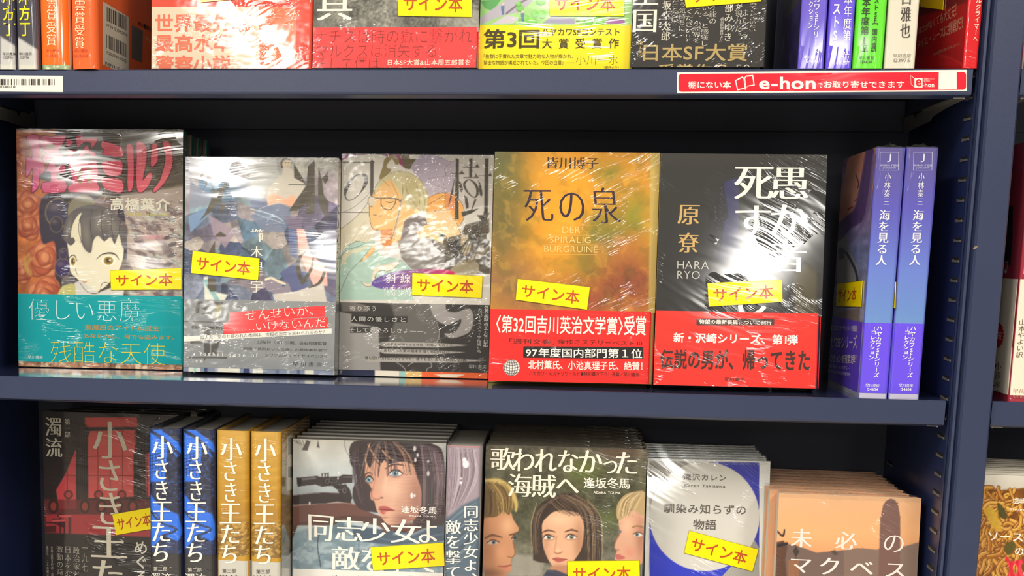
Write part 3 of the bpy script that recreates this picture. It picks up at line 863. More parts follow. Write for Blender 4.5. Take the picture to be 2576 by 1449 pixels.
def jbook(lb, x, y, t, h, yaw, art):
    bk = Book('paperback_book', lb, 130, h, t, x, y, 0, yaw, spine_out=True, cover=(96, 84, 190), film='vert', c=.5, over=.8, r=2.4, spine_col=(104, 110, 200))
    bk.band(57.5, (104, 78, 226), h0=3.6, film='vert')
    return bk
J1 = jbook('purple-blue spine with its picture cover side showing, left of its matching twin', 670.8, 8.3, 21.6, 188.5, -.004, True)
J2 = jbook('purple-blue spine at the right end of the middle shelf, beside the slotted post', 693.6, 9.4, 23.1, 188.8, .025, False)
for bk, dx, dy in ((J1, 0, 0), (J2, 163, 2)):
    W_ = (236, 232, 232); o = lambda *a: g('F', *[v + (dx if i % 2 == 0 else dy) for i, v in enumerate(a)])
    bk.text('spine', [('海を見る人', g('F', [(1106 + dx, 345), (1160 + dx, 345), (1090 + dx - 4, 612), (1144 + dx - 4, 612)]), {'s': 'serifb', 'v': True})], W_, 'title_lettering', off=.3)
    bk.text('spine', [('小林泰三', g('F', [(1132 + dx, 165), (1162 + dx, 165), (1124 + dx, 318), (1154 + dx, 318)]), {'s': 'serif', 'v': True})], W_, 'author_lettering', off=.3)
    bx = [(1108, 62), (1198, 62), (1106, 150), (1196, 150)]
    for (p, q) in ((0, 1), (2, 3), (0, 2), (1, 3)):
        a, c_ = np.array(bx[p], float), np.array(bx[q], float); n_ = np.array([0, 2.]) if p in (0, 2) and q in (1, 3) else np.array([2., 0])
        bk.patch('spine', [tuple(v) for v in g('F', [(a[0] + dx, a[1]), (c_[0] + dx, c_[1]), (c_[0] + n_[0] + dx, c_[1] + n_[1]), (a[0] + n_[0] + dx, a[1] + n_[1])])], (190, 190, 220), 'printed_frame', .2)
    bk.text('spine', [('J', g('F', 1145 + dx, 72, 1160 + dx, 112), {'s': 'thin'}), ('HAYAKAWA SF SERIES', g('F', 1108 + dx, 122, 1196 + dx, 132)), ('J COLLECTION', g('F', 1122 + dx, 136, 1184 + dx, 146))], (206, 206, 226), 'series_lettering', off=.3)
    bk.text('spine', [('ハヤカワSFシリーズ', g('F', [(1092 + dx, 910), (1120 + dx, 910), (1074 + dx, 1158), (1102 + dx, 1158)]), {'s': 'bold', 'v': True}), ('Jコレクション', g('F', [(1066 + dx, 912), (1092 + dx, 912), (1052 + dx, 1070), (1078 + dx, 1070)]), {'s': 'bold', 'v': True}),
                      ('早川書房', g('F', 1037 + dx, 1188, 1104 + dx, 1206), {'s': 'serifb'}), ('124604', g('F', 1045 + dx, 1208, 1096 + dx, 1223), {'s': 'bold'})], W_, 'lettering', bk.bandobj, .6)
    if bk is J1:
        bk.text('front', [('ハヤカワSFシリーズ', g('F', [(838, 960), (1000, 952), (838, 1012), (1000, 1018)]), {'s': 'bold'}), ('Jコレクション創刊第2弾！', g('F', [(842, 1046), (998, 1046), (842, 1088), (996, 1100)]), {'s': 'bold'}),
                          ('最先端に凝集したエンターテインメント新叢書', g('F', [(846, 900), (1002, 906), (846, 926), (1002, 936)])), ('その物語は宇宙のどこかに存在する――', g('F', [(850, 1094), (966, 1104), (850, 1108), (966, 1122)])), ('想像力が生みだす驚異の異世界', g('F', [(850, 1116), (966, 1136), (850, 1130), (966, 1154)]))], W_, 'lettering', bk.bandobj, .6)
    else: pass
for bk, q in ((J1, [(905, 702), (1027, 688), (900, 812), (1021, 816)]), (J2, [(1100, 708), (1190, 694), (1097, 822), (1186, 822)])):
    bk.sticker(g('F', q), crop=.93 if bk is J1 else .9)

# ------------------------------------------------ top shelf
T2 = Book('hardcover_book', 'coral book with cream panel and large coral lettering, leftmost face-out book on top shelf', 129.3, 190, 25, 110.6, 9.2, Z1, .002, .07, cover=(206, 66, 46), film='crinkle', r=2.5, c=1.6)
T2.patch('front', g('A', [(1228, 56), (2400, 56), (2400, 562), (1228, 562)]), (222, 110, 74), 'printed_panel')
T2.patch('front', g('A', [(1228, 56), (2098, 56), (2104, 562), (1230, 562)]), (206, 190, 164), 'printed_panel', .12)
T2.text('front', [('世界最先端', g('A', 1256, 116, 2030, 258), {'s': 'black'}), ('最高水準', g('A', 1256, 280, 1880, 420), {'s': 'black'}), ('警察小説', g('A', 1262, 448, 1870, 590), {'s': 'black'})], (212, 104, 76), 'lettering', off=.2)
T2.text('front', [('位', g('A', 2345, 412, 2425, 490), {'s': 'bold'}), ('が！', g('A', 2360, 80, 2425, 250), {'s': 'reg', 'v': True}), ('第', g('A', 2150, 400, 2240, 480), {'s': 'bold'})], (240, 206, 180), 'lettering', off=.2)
T2.sticker(g('A', [(1620, -110), (1960, -175), (1630, 22), (1985, -12)]))
T3 = Book('paperback_book', 'grey stone-textured book with salmon-red band, right of the coral book', 129.0, 190, 25, 240.4, 9.3, Z1, 0, .08, cover=(92, 90, 84), film='crinkle', r=1.8, c=.6)
T3.band((T3.uv('front', [g('B', 700, 222, 0, 0)[:2]])[0, 1]), (240, 66, 66), h0=.2, film='crinkle')
T3.text('front', [('真', g('B', 60, -190, 340, 165), {'s': 'serifb'})], (232, 226, 210), 'title_lettering')
T3.text('front', [('ナチスは時の獄に繋がれ', g('B', 45, 240, 1310, 350), {'s': 'light'}), ('マルクスは消失する', g('B', 55, 360, 1020, 465), {'s': 'light'}), ('そして僕は', g('B', 50, 465, 560, 575), {'s': 'light'})], (126, 46, 44), 'lettering', T3.bandobj, .5)
T3.text('front', [('日本SF大賞&山本周五郎賞を', g('B', 630, 484, 1298, 530), {'s': 'bold'}), ('ダブル受賞した『ゲームの王国』の', g('B', 570, 545, 1310, 592), {'s': 'bold'})], (244, 214, 196), 'lettering', T3.bandobj, .5)
T3.sticker(g('B', [(712, -90), (1312, -78), (715, 132), (1312, 143)]))
T4 = Book('paperback_book', 'book with a green garden picture and bright yellow band, middle of the top shelf', 117.0, 190, 22, 369.8, 17, Z1, .005, .084, cover=(150, 196, 110), film='flat', r=1.8, c=.6)
T4.band((T4.uv('front', [g('B', 1900, 203, 0, 0)[:2]])[0, 1]), (244, 220, 14), h0=.2, film='flat')
T4.text('front', [('第3回', g('B', 1408, 238, 1855, 395), {'s': 'black'}), ('ハヤカワSFコンテスト', g('B', 1878, 232, 2506, 288), {'s': 'bold'}), ('大賞受賞作', g('B', 1880, 312, 2500, 395), {'s': 'bold', 'gap': .55}),
                  ('「抜群に手慣れた文章で魅力的な人物が描かれ、', g('B', 1408, 440, 2128, 474), {'s': 'reg'}), ('緊密な物語が構成されていた。今回の白眉」――', g('B', 1408, 490, 2140, 526), {'s': 'reg'}), ('小川一水', g('B', 2155, 448, 2495, 524), {'s': 'light'}), ('（選評より）', g('B', 2380, 535, 2500, 556))], (66, 56, 18), 'lettering', T4.bandobj, .5)
T4.sticker(g('B', [(1938, -85), (2545, -85), (1940, 132), (2545, 136)]))
T5 = Book('paperback_book', 'black book with gold prize lettering, rightmost face-out book of the top shelf', 100.5, 190, 28, 485.6, 9.8, Z1, .004, .086, cover=(44, 42, 40), film='crinkle', r=1.8, c=.6)
T5.text('front', [('の王国', g('C', 92, -260, 236, 205), {'s': 'serifb', 'v': True})], (228, 222, 206), 'title_lettering')
T5.text('front', [('日本SF大賞', g('C', 150, 280, 808, 390), {'s': 'bold'}), ('受賞作品', g('C', 245, 408, 690, 500), {'s': 'bold'})], (176, 152, 96), 'prize_lettering')
T5.text('front', [('第38回', g('C', 112, 262, 142, 360), {'v': True})], (176, 152, 96), 'prize_lettering')
T5.text('front', [('長坂幸太郎', g('C', 272, -60, 318, 260), {'v': True, 's': 'serifb'}), ('宮部みゆき', g('C', 672, -40, 712, 262), {'v': True, 's': 'serifb'}), ('こんな本は読んだことがない', g('C', 335, -160, 372, 138), {'v': True, 's': 'serif'}), ('という気持ちに', g('C', 380, -60, 414, 196), {'v': True, 's': 'serif'}),
                  ('なってください！', g('C', 425, -60, 462, 248), {'v': True, 's': 'serif'}), ('皆さん、小説界を', g('C', 474, -10, 512, 272), {'v': True, 's': 'serif'}), ('いる、と感嘆し', g('C', 522, 40, 560, 292), {'v': True, 's': 'serif'}), ('この才能の', g('C', 575, -60, 612, 152), {'v': True, 's': 'serif'}),
                  ('が現れた。', g('C', 738, 20, 772, 226), {'v': True, 's': 'serif'}), ('また一つ', g('C', 780, 60, 812, 250), {'v': True, 's': 'serif'}), ('読んでみてくださいたい', g('C', 832, -60, 864, 200), {'v': True, 's': 'serif'}), ('「朝日新聞書評より」', g('C', 640, 110, 656, 268), {'v': True}), ('50', g('C', 738, 412, 826, 470), {'s': 'thin'})], (196, 190, 178), 'blurb_lettering')
T5.sticker(g('C', [(398, -85), (888, -125), (418, 52), (900, 12)]))

def spine_book(name, lb, x, t, cover, yaw=0, y=-1.0, z=Z1, h=190, w=128, r=3.5, spine_col=None, film='vert', **k):
    return Book(name, lb, w, h, t, x, y, z, yaw, spine_out=True, cover=cover, film=film, r=r, spine_col=spine_col, **k)
SA = spine_book('hardcover_book', 'dark and silver spine with yellow characters, cut by the left edge, top shelf', -15.6, 18.4, (64, 62, 74), r=4.5, c=1.4)
SB = spine_book('hardcover_book', 'dark and silver spine with yellow characters, second from the left edge, top shelf', 3.4, 18.6, (64, 62, 74), r=4.5, c=1.4)
for bk, dx in ((SA, -147), (SB, 0)):
    bk.text('spine', [('冲方丁', g('L5', 170 + dx, -92, 280 + dx, 330), {'v': True, 's': 'bold'})], (226, 214, 30), 'author_lettering', off=.5)
    bk.text('spine', [('早川書房', g('L5', 172 + dx, 478, 290 + dx, 505)), ('1120994', g('L5', 182 + dx, 512, 262 + dx, 538))], (70, 66, 66), 'publisher_lettering', off=.5)
SC_ = spine_book('hardcover_book', 'orange spine with a green foot, left one of two orange spines', 22.7, 24.2, (190, 180, 150), r=5.5, c=1.6, bulge=.8)
SC_.band(189.5, (244, 104, 22), h0=3.6, film='vert')
SD = spine_book('hardcover_book', 'orange spine with barcode on its back cover, right one of two orange spines', 47.9, 22.4, (232, 100, 46), r=5.5, c=1.6, bulge=.8, y=-1.5, yaw=-.125)
for bk, dx, dy in ((SC_, 0, 0), (SD, 258, 25)):
    par = getattr(bk, 'bandobj', bk.cover)
    bk.text('spine', [('星雲賞受賞', g('L5', [(428 + dx, -140 + dy), (522 + dx, -140 + dy), (426 + dx, 415 + dy), (516 + dx, 415 + dy)]), {'v': True, 's': 'serifb'})], (246, 216, 176), 'prize_lettering', par, .75)
    bk.text('spine', [('早川書房', g('L5', 420 + dx, 448, 540 + dx, 478)), ('111243', g('L5', 420 + dx, 498, 540 + dx, 522))], (176, 66, 50), 'publisher_lettering', par, .75)
SD.patch('back', g('L5', [(936, 12), (1172, 156), (1172, 700), (936, 586)]), (206, 196, 176), 'barcode_label', .12)
rb = random.Random(3)
for (ya, yb, sh) in ((62, 190, 1.02), (312, 435, 1.0)):
    q = []; x_ = 968
    V_ = []; F_ = []
    while x_ < 1148:
        w_ = rb.choice((2.5, 2.5, 4.5, 7)); k = (x_ - 968) * .50
        a = SD.uv('back', g('L5', [(x_, ya + k), (x_ + w_, ya + k), (x_ + w_, yb + k), (x_, yb + k)]))
        n_ = len(V_); V_ += list(a); F_.append((n_, n_ + 1, n_ + 2, n_ + 3)); x_ += w_ + rb.choice((3, 4, 6, 8))
    mesh_obj('barcode', SD.surf('back', np.array(V_), .2), F_, printed((60, 52, 50), 'flat'), SD.cover)
SD.text('back', [('9784152082916', g('L5', [(966, 212), (1158, 308), (966, 238), (1158, 334)])), ('1920093019002', g('L5', [(966, 462), (1150, 546), (966, 488), (1150, 572)])), ('ISBN4-15-2082', g('L5', [(958, 560), (1172, 652), (958, 590), (1172, 682)]))], (60, 52, 50), 'label_lettering', off=.2)
SD.patch('back', g('L5', [(1200, 226), (1302, 282), (1296, 570), (1198, 532)]), (106, 96, 88), 'printed_photo', .12)
SD.text('back', [('早川書房刊', g('L5', [(1258, 192), (1378, 246), (1258, 232), (1378, 292)]), {'s': 'bold'})], (60, 50, 50), 'label_lettering', off=.12)
SD.text('back', [('フレーム', g('L5', [(1318, 335), (1450, 380), (1318, 370), (1450, 420)]), {'s': 'thin'})], (236, 196, 170), 'label_lettering', off=.12)

P1 = spine_book('paperback_book', 'violet spine with dark cover side showing, right beside the dark gap, top shelf', 607.9, 19.2, (104, 88, 200), film='vert', c=.5, r=1.8)
P2 = spine_book('paperback_book', 'violet spine left of the lime green spine, top shelf', 628.3, 18.6, (98, 78, 214), film='vert', c=.5, r=1.8)
Gn = spine_book('paperback_book', 'lime green spine with black lettering, top shelf', 647.8, 21.6, (96, 214, 40), film='vert', c=.5, r=2.2)
Wt = spine_book('hardcover_book', 'off-white spine between the lime green and the red book, top shelf', 670.5, 21.9, (214, 208, 190), film='vert', c=1.4, r=2.2)
Rd = spine_book('paperback_book', 'red book at the right end of the top shelf, cover side with slanting lettering', 725.5, 11.4, (206, 26, 34), film='soft', c=.5, r=2.2, yaw=.07, y=-1.5)
P1.text('spine', [('ハヤカワSFシリーズ', g('R', [(1240, -120), (1280, -120), (1226, 338), (1264, 338)]), {'v': True, 's': 'serifb'}), ('Jコレクション', g('R', [(1206, -110), (1236, -110), (1200, 180), (1226, 180)]), {'v': True, 's': 'bold'}), ('早川書房', g('R', 1172, 352, 1256, 376)), ('124616', g('R', 1184, 380, 1250, 400), {'s': 'bold'})], (232, 226, 226), 'lettering', off=.4)
P2.text('spine', [('ベストSF', g('R', [(1362, -60), (1412, -60), (1342, 325), (1388, 325)]), {'v': True, 's': 'black'}), ('本年度第1位', g('R', [(1430, -40), (1482, -40), (1416, 400), (1462, 400)]), {'v': True, 's': 'serifb'}), ('早川書房', g('R', 1340, 388, 1440, 412))], (236, 228, 232), 'lettering', off=.4)
Gn.text('spine', [('日本年度第1位', g('R', [(1548, -70), (1602, -70), (1524, 332), (1580, 332)]), {'v': True, 's': 'bold'}), ('ベストSF[国内篇]', g('R', [(1622, -60), (1656, -60), (1598, 328), (1632, 328)]), {'v': True, 's': 'bold'}), ('早川書房', g('R', 1524, 358, 1616, 382)), ('124634', g('R', 1534, 386, 1604, 404), {'s': 'bold'})], (34, 60, 20), 'lettering', off=.4)
Wt.text('spine', [('山口雅也', g('R', [(1798, -165), (1866, -165), (1784, 240), (1848, 240)]), {'v': True, 's': 'serifb'}), ], (74, 64, 58), 'author_lettering', off=.4)
Wt.text('spine', [('早川書房', g('R', 1742, 342, 1852, 368), {'s': 'serif'}), ('123975', g('R', 1746, 374, 1846, 396), {'s': 'serif'})], (120, 110, 100), 'publisher_lettering', off=.4)
Rd.text('spine', [('ヒルクライマーへ', g('K1', [(810, -60), (856, -60), (786, 300), (818, 300)]), {'v': True, 's': 'bold'})], (240, 200, 180), 'title_lettering', off=.4)
Rd.text('front', [('実力がなくても大丈夫！', g('K1', [(395, 205), (668, 15), (392, 250), (668, 120)]), {'s': 'bold'}), ('タイム・レースに挑戦だ！', g('K1', [(385, 300), (712, 112), (380, 360), (714, 210)]), {'s': 'bold'}), ('ある自転車乗りの闘いのドキュメントへ', g('K1', [(500, 385), (690, 305), (500, 408), (692, 330)]), {'s': 'reg'})], (206, 150, 120), 'lettering', off=.2)
Rd.sticker(g('K1', [(400, -40), (590, -120), (415, 52), (575, 72)]), txt=False)

# ------------------------------------------------ bottom shelf
RB = [('blue', 106.0, 27.7), ('blue', 134.6, 27.5), ('gold', 163.3, 27.5), ('gold', 191.9, 26.4)]
ROWB = []
lbs = ['blue and black spine, left one of the pair, standing right of the red-windowed book', 'blue and black spine, right one of the pair, next to the ochre spines',
       'ochre-gold spine, left one of the pair, next to the blue spines', 'ochre-gold spine, right one of the pair, back cover with barcode showing']
for i, (k, x, t) in enumerate(RB):
    bk = spine_book('hardcover_book', lbs[i], x, t, (34, 40, 66) if k == 'blue' else (182, 136, 40), z=Z3, y=2.5, h=194, w=129, r=4.5, c=2.0, film='soft', over=4)
    bk.band(194 - (88.6 if k == 'blue' else 92.0) * 1.05 - 12, (48, 46, 46) if k == 'blue' else (186, 182, 172), h0=.2, film='soft')
    ox_ = (0, 251, 502, 750)[i]; oy_ = (0, 5, 14, 20)[i]
    def q_(x0, y0, x1, y1, s_=-8):
        return g('G', [(x0 + ox_, y0 + oy_), (x1 + ox_, y0 + oy_), (x0 + ox_ + s_, y1 + oy_), (x1 + ox_ + s_, y1 + oy_)])
    bk.text('spine', [('小', q_(1112, 425, 1266, 592, 0), {'s': 'serifb'}), ('さ', q_(1134, 600, 1228, 738, 0), {'s': 'serifb'}), ('き', q_(1140, 752, 1228, 892, 0), {'s': 'serifb'}), ('王', q_(1108, 905, 1262, 1050, -4), {'s': 'serifb'}), ('た', q_(1114, 1060, 1250, 1195, -4), {'s': 'serifb'}), ('ち', q_(1112, 1205, 1232, 1340, -4), {'s': 'serifb'})], (234, 228, 212), 'title_lettering', off=.5)
    c_ = (206, 200, 190) if k == 'blue' else (70, 64, 58)
    bk.text('spine', [('第二部' if k == 'blue' else '第三部', q_(1122, 1380, 1222, 1412, 0), {'s': 'reg'}), ('濁流' if k == 'blue' else '激流', q_(1098, 1424, 1252, 1500, 0), {'s': 'serifb'})], c_, 'volume_lettering', bk.bandobj, .65)
    ROWB.append(bk)
R5 = ROWB[3]
R5.patch('back', g('G', [(2094, 432), (2138, 405), (2138, 812), (2090, 832)]), (206, 198, 176), 'barcode_label', .12)
V_ = []; F_ = []
for ya, yb in ((440, 560), (650, 730)):
    for x_ in (2104, 2112, 2117, 2126, 2133):
        a = R5.uv('back', g('G', [(x_, ya), (x_ + 3, ya), (x_ + 3, yb), (x_, yb)])); n_ = len(V_); V_ += list(a); F_.append((n_, n_ + 1, n_ + 2, n_ + 3))
mesh_obj('barcode', R5.surf('back', np.array(V_), .2), F_, printed((50, 46, 44), 'flat'), R5.cover)

R1 = Book('hardcover_book', 'dark book with a red-lit curtained window, at the left of the bottom shelf', 131, 189, 20, -35.0, 134.5, Z3, .0, .02, cover=(52, 44, 42), film='soft', r=2.5, c=2.0, over=4)
R1.text('front', [('小', g('G', 676, 318, 930, 596), {'s': 'serifb'}), ('さ', g('G', 722, 602, 880, 830), {'s': 'serifb'}), ('き', g('G', 724, 838, 890, 1076), {'s': 'serifb'}), ('王', g('G', 662, 1085, 930, 1320), {'s': 'serifb'}), ('た', g('G', 676, 1330, 900, 1560), {'s': 'serifb'})], (206, 196, 174), 'title_lettering', off=.25)
R1.text('front', [('濁流', g('G', 330, 290, 456, 580), {'s': 'serifb', 'v': True}), ('第一部', g('G', 472, 302, 514, 436), {'v': True}), ('めぐる', g('G', 985, 1195, 1076, 1500), {'s': 'bold', 'v': True})], (206, 198, 180), 'volume_lettering', off=.25)
R1.text('front', [('一九七一年', g('G', 598, 1240, 648, 1560), {'v': True, 's': 'serif'}), ('政治家と', g('G', 534, 1236, 586, 1460), {'v': True, 's': 'serif'}), ('日本を変え', g('G', 472, 1232, 524, 1520), {'v': True, 's': 'serif'}), ('激動の時代', g('G', 412, 1226, 464, 1500), {'v': True, 's': 'serif'}), ('支局の若き記者・高', g('G', 370, 1230, 392, 1452), {'v': True}), ('幸田弓、二人の戦い', g('G', 338, 1228, 358, 1450), {'v': True})], (168, 160, 148), 'blurb_lettering', off=.25)
R1.sticker(g('G', [(822, 997), (1130, 942), (850, 1150), (1150, 1098)]), txt='サイン本')
copies(R1, 2, 20.5, 'x', ['dark book directly behind the red-windowed one, only its top edge showing', 'dark book at the back of the stack behind the red-windowed one'], 'copies of the red-windowed book', dx=(13, 17))

R6 = Book('paperback_book', 'book with a painted dark-fringed woman beside a rifle scope, bottom shelf', 129.7, 183.5, 22, 219.6, 43.3, Z3, .005, .0, cover=(214, 210, 204), film='horiz', r=1.6, c=.6, over=1.2)
R6.text('front', [('同', g('H', [(155, 822), (335, 838), (158, 1005), (318, 1012)]), {'s': 'serifb'}), ('志', g('H', 345, 838, 540, 1012), {'s': 'serifb'}), ('少', g('H', 520, 846, 730, 1022), {'s': 'serifb'}), ('女', g('H', 735, 855, 950, 1030), {'s': 'serifb'}), ('よ', g('H', 935, 865, 1062, 1025), {'s': 'serifb'}),
                  ('敵', g('H', 322, 1045, 520, 1215), {'s': 'serifb'}), ('を', g('H', 530, 1050, 700, 1225), {'s': 'serifb'}), ('撃', g('H', 712, 1058, 860, 1232), {'s': 'serifb'}), ('て', g('H', 890, 1062, 1060, 1232), {'s': 'serifb'})], (236, 230, 220), 'title_lettering', off=.25)
R6.text('front', [('逢坂冬馬', g('H', 812, 762, 1058, 820), {'s': 'bold'}), ('AISAKA TOUMA', g('H', 866, 828, 1052, 844), {'s': 'bold'})], (236, 228, 220), 'author_lettering', off=.25)
R6.sticker(g('H', [(594, 1052), (1110, 1020), (612, 1218), (1116, 1185)]), film='soft')
R6.patch('front', g('H', [(50, 1205), (1108, 1235), (1108, 1300), (50, 1300)]), (226, 222, 214), 'printed_panel', .2)
R6.text('front', [('アガサ・クリスティー賞', g('H', [(250, 1250), (900, 1256), (250, 1330), (900, 1330)]), {'s': 'black'})], (50, 44, 44), 'lettering', off=.3)
copies(R6, 5, 23.2, 'x', ['%s copy back in the stack behind the book with the rifle scope' % o for o in ORD], 'copies of the rifle scope book', dx=(.2, .5, .3, .6, .4, .2))
R7 = spine_book('paperback_book', 'two-column white-lettered spine between the two painted covers, bottom shelf', 352.2, 28.8, (150, 144, 150), z=Z3, y=13.2, h=186, w=128, r=3.0, film='flat', c=.6)
R7.text('spine', [('同志少女よ、', g('H', [(1250, 765), (1354, 765), (1248, 1262), (1350, 1262)]), {'s': 'serifb', 'v': True}), ('敵を撃て', g('H', [(1124, 862), (1232, 862), (1124, 1270), (1230, 1270)]), {'s': 'serifb', 'v': True})], (236, 230, 220), 'title_lettering', off=.45)

R8 = Book('paperback_book', 'dark green book with three painted young faces and a white title, bottom shelf', 130.5, 184, 22, 383.4, 19.1, Z3, .04, .05, cover=(84, 76, 62), film='soft', r=1.6, c=.6, over=1.2)
R8.text('front', [('歌', g('H', 1440, 352, 1612, 512), {'s': 'serifb'}), ('わ', g('H', 1600, 358, 1745, 520), {'s': 'serifb'}), ('れ', g('H', 1752, 362, 1905, 524), {'s': 'serifb'}), ('な', g('H', 1915, 370, 2055, 528), {'s': 'serifb'}), ('か', g('H', 2062, 372, 2225, 530), {'s': 'serifb'}), ('っ', g('H', 2235, 445, 2330, 535), {'s': 'serifb'}), ('た', g('H', 2325, 382, 2472, 540), {'s': 'serifb'}),
                  ('海', g('H', 1565, 535, 1728, 700), {'s': 'serifb'}), ('賊', g('H', 1730, 540, 1898, 705), {'s': 'serifb'}), ('へ', g('H', 1902, 575, 2062, 672), {'s': 'serifb'})], (232, 222, 204), 'title_lettering', off=.25)
R8.text('front', [('逢坂冬馬', g('H', [(2095, 562), (2420, 568), (2095, 638), (2420, 644)]), {'s': 'bold'}), ('AISAKA TOUMA', g('H', 2165, 658, 2355, 682), {'s': 'bold'})], (232, 224, 208), 'author_lettering', off=.25)
R8.sticker(g('H', [(1980, 1150), (2488, 1146), (1982, 1330), (2492, 1330)]))
copies(R8, 6, 23.3, 'x', ['%s copy back in the stack behind the three painted faces' % o for o in ORD], 'copies of the three faces book', dx=(.5, 1, .4, 1.5, 2, 1))
R9 = Book('paperback_book', 'white and blue book with a pale disc and grey title, bottom shelf', 102.3, 170.6, 15, 518.8, 55.1, Z3, .055, .16, cover=(222, 220, 216), film='diag', r=1.4, c=.5, over=.8)
R9.text('front', [('滝沢カレン', g('I', 315, 505, 598, 556), {'s': 'bold', 'gap': .08}), ('Karen Takizawa', g('I', 322, 574, 592, 600), {'s': 'bold'}), ('馴染み知らずの', g('I', 186, 702, 728, 780), {'s': 'bold', 'gap': .06}), ('物語', g('I', 380, 808, 532, 880), {'s': 'bold'})], (96, 88, 82), 'title_lettering', off=.25)
R9.sticker(g('I', [(352, 882), (812, 1008), (318, 1032), (772, 1155)]))
copies(R9, 6, 16.3, 'x', ['%s copy back in the stack behind the pale disc cover' % o for o in ORD], 'copies of the pale disc book', film=2.0, dx=(-.6, .5, -.8, -.5, -1, 0))
R10 = Book('paperback_book', 'peach sunset book with a tower silhouette, rightmost face-out book of the bottom shelf', 110.5, 151.3, 15, 620.4, 24.1, Z3, -.017, .1, cover=(206, 150, 112), film='diag', r=1.6, c=.4, over=.5)
R10.text('front', [('未', g('I', 1030, 868, 1165, 998), {'s': 'serifb'}), ('必', g('I', 1325, 890, 1465, 1012), {'s': 'serifb'}), ('の', g('I', 1648, 912, 1775, 1028), {'s': 'serif'}), ('マ', g('I', 1028, 1070, 1160, 1165), {'s': 'serifb'}), ('ク', g('I', 1222, 1060, 1345, 1178), {'s': 'serifb'}), ('ベ', g('I', 1422, 1085, 1572, 1175), {'s': 'serifb'}), ('ス', g('I', 1660, 1100, 1785, 1195), {'s': 'serifb'})], (234, 216, 206), 'title_lettering', off=.25)
copies(R10, 8, 16.4, 'x', ['%s copy back in the stack behind the sunset tower cover' % o for o in ORD], 'copies of the sunset tower book', film=2.2, dx=(-5, -6, -7, -6, -7, -6, -5, -7), dz=(.2, .4, .2, .3))

# behind the comic: three more copies, their teal spines stepping back
copies(B1, 3, 16.2, 'x', ['%s copy back behind the comic with the pink title, teal spine edge showing' % o for o in ORD], 'copies of the comic with the teal band', dx=(3.5, 5.5, 9), dz=(-3, -4, -5))
copies(B3, 2, 20.6, 'x', ['%s copy back behind the drawn woman in glasses' % o for o in ORD], 'copies of the woman in glasses book', dx=(1.5, 2.5), dz=(-2, -3))
copies(B4, 2, 33, 'x', ['%s copy back behind the orange marbled hardcover' % o for o in ORD], 'copies of the orange marbled hardcover', dx=(.5, 1), dz=(-2, -3))
copies(B5, 1, 32, 'x', ['second copy back behind the black hardcover with the red band'], 'copies of the black hardcover', dx=(2,), dz=(-2,))
copies(B2, 1, 38, 'x', ['second copy back behind the blue faceted cover'], 'copies of the blue faceted book', dx=(-1,), dz=(-2,))

# ------------------------------------------------ next bookcase
NA = spine_book('hardcover_book', 'crimson and yellow spine with white band, middle shelf, right edge of the photo', 779.5, 26, (150, 44, 62), z=Z2 + .5, y=1, h=193, w=132, r=2.5, c=1.8, film='flat', spine_col=(150, 44, 62))
NA.band(92, (226, 216, 196), h0=5, film='flat')
NA.patch('spine', [(2.8, 96), (23.2, 96), (23.2, 172), (2.8, 172)], (246, 196, 20), 'yellow_panel', .12, px=False)
NA.patch('spine', [(4.5, 92.5), (23.2, 92.5), (23.2, 108), (4.5, 108)], (206, 40, 36), 'red_panel', .2, px=False)
NA.text('spine', [('山本やよい訳', g('F', 1783, 875, 1802, 1062), {'v': True, 's': 'serif'})], (96, 70, 60), 'translator_lettering', NA.bandobj, .5)
NA.text('spine', [('早川', g('K3', 982, 206, 1056, 238), {'s': 'serif'}), ('5210', g('K3', 980, 248, 1056, 270), {'s': 'serif'})], (170, 120, 100), 'publisher_lettering', NA.bandobj, .5)
NA.text('front', [('アガサ.', g('K2', [(915, 1240), (965, 1240), (890, 1690), (945, 1690)]), {'v': True, 's': 'serifb'}), ('小説家の', g('F', [(1670, 1085), (1702, 1085), (1670, 1250), (1694, 1250)]), {'v': True, 's': 'serif'})], (40, 34, 34), 'title_lettering', NA.bandobj, .5)
NA.patch('front', g('K2', [(965 + 50 * math.cos(a) * (1 + .07 * (-1) ** i), 1135 + 98 * math.sin(a) * (1 + .07 * (-1) ** i)) for i, a in enumerate(np.linspace(0, 2 * math.pi, 48, endpoint=False))]), (200, 30, 34), 'red_seal', .42, NA.bandobj)
NA.text('front', [('特報', g('K2', 928, 1105, 998, 1172), {'s': 'serifb'})], (240, 226, 210), 'seal_lettering', NA.bandobj, .5)
NW = spine_book('hardcover_book', 'white book with a red foot in the top right corner of the photo', 768.5, 26, (222, 216, 204), z=Z1, y=1, h=190, w=130, r=3, c=1.6, film='flat')
NW.band(19, (206, 34, 40), h0=.2, film='flat')
ND = Book('paperback_book', 'noodle cookbook with fried noodles on its cover, at the bottom right corner of the photo', 148, 175, 11, 768.4, 12, Z3, 0, .04, cover=(196, 188, 172), film='flat', r=1.2, c=.4, over=.5)
ND.text('front', [('塩崎省吾', g('K3', 980, 928, 1160, 975), {'s': 'bold'}), ('Shogo Shiozaki', g('K3', 962, 998, 1240, 1026), {'s': 'bold'}), ('ソース焼きそば', g('K3', [(818, 1150), (1380, 1168), (822, 1215), (1380, 1240)]), {'s': 'bold'}), ('の謎', g('K3', 998, 1255, 1120, 1318), {'s': 'bold'})], (234, 226, 206), 'title_lettering', off=.25)
copies(ND, 7, 11.6, 'x', ['%s copy back in the stack behind the noodle cookbook' % o for o in ORD], 'copies of the noodle cookbook', dx=(.5, 1, .5, 1.5, 1, 2, 2), dz=(.5, .5, 1, .5, 1, 1, 1))

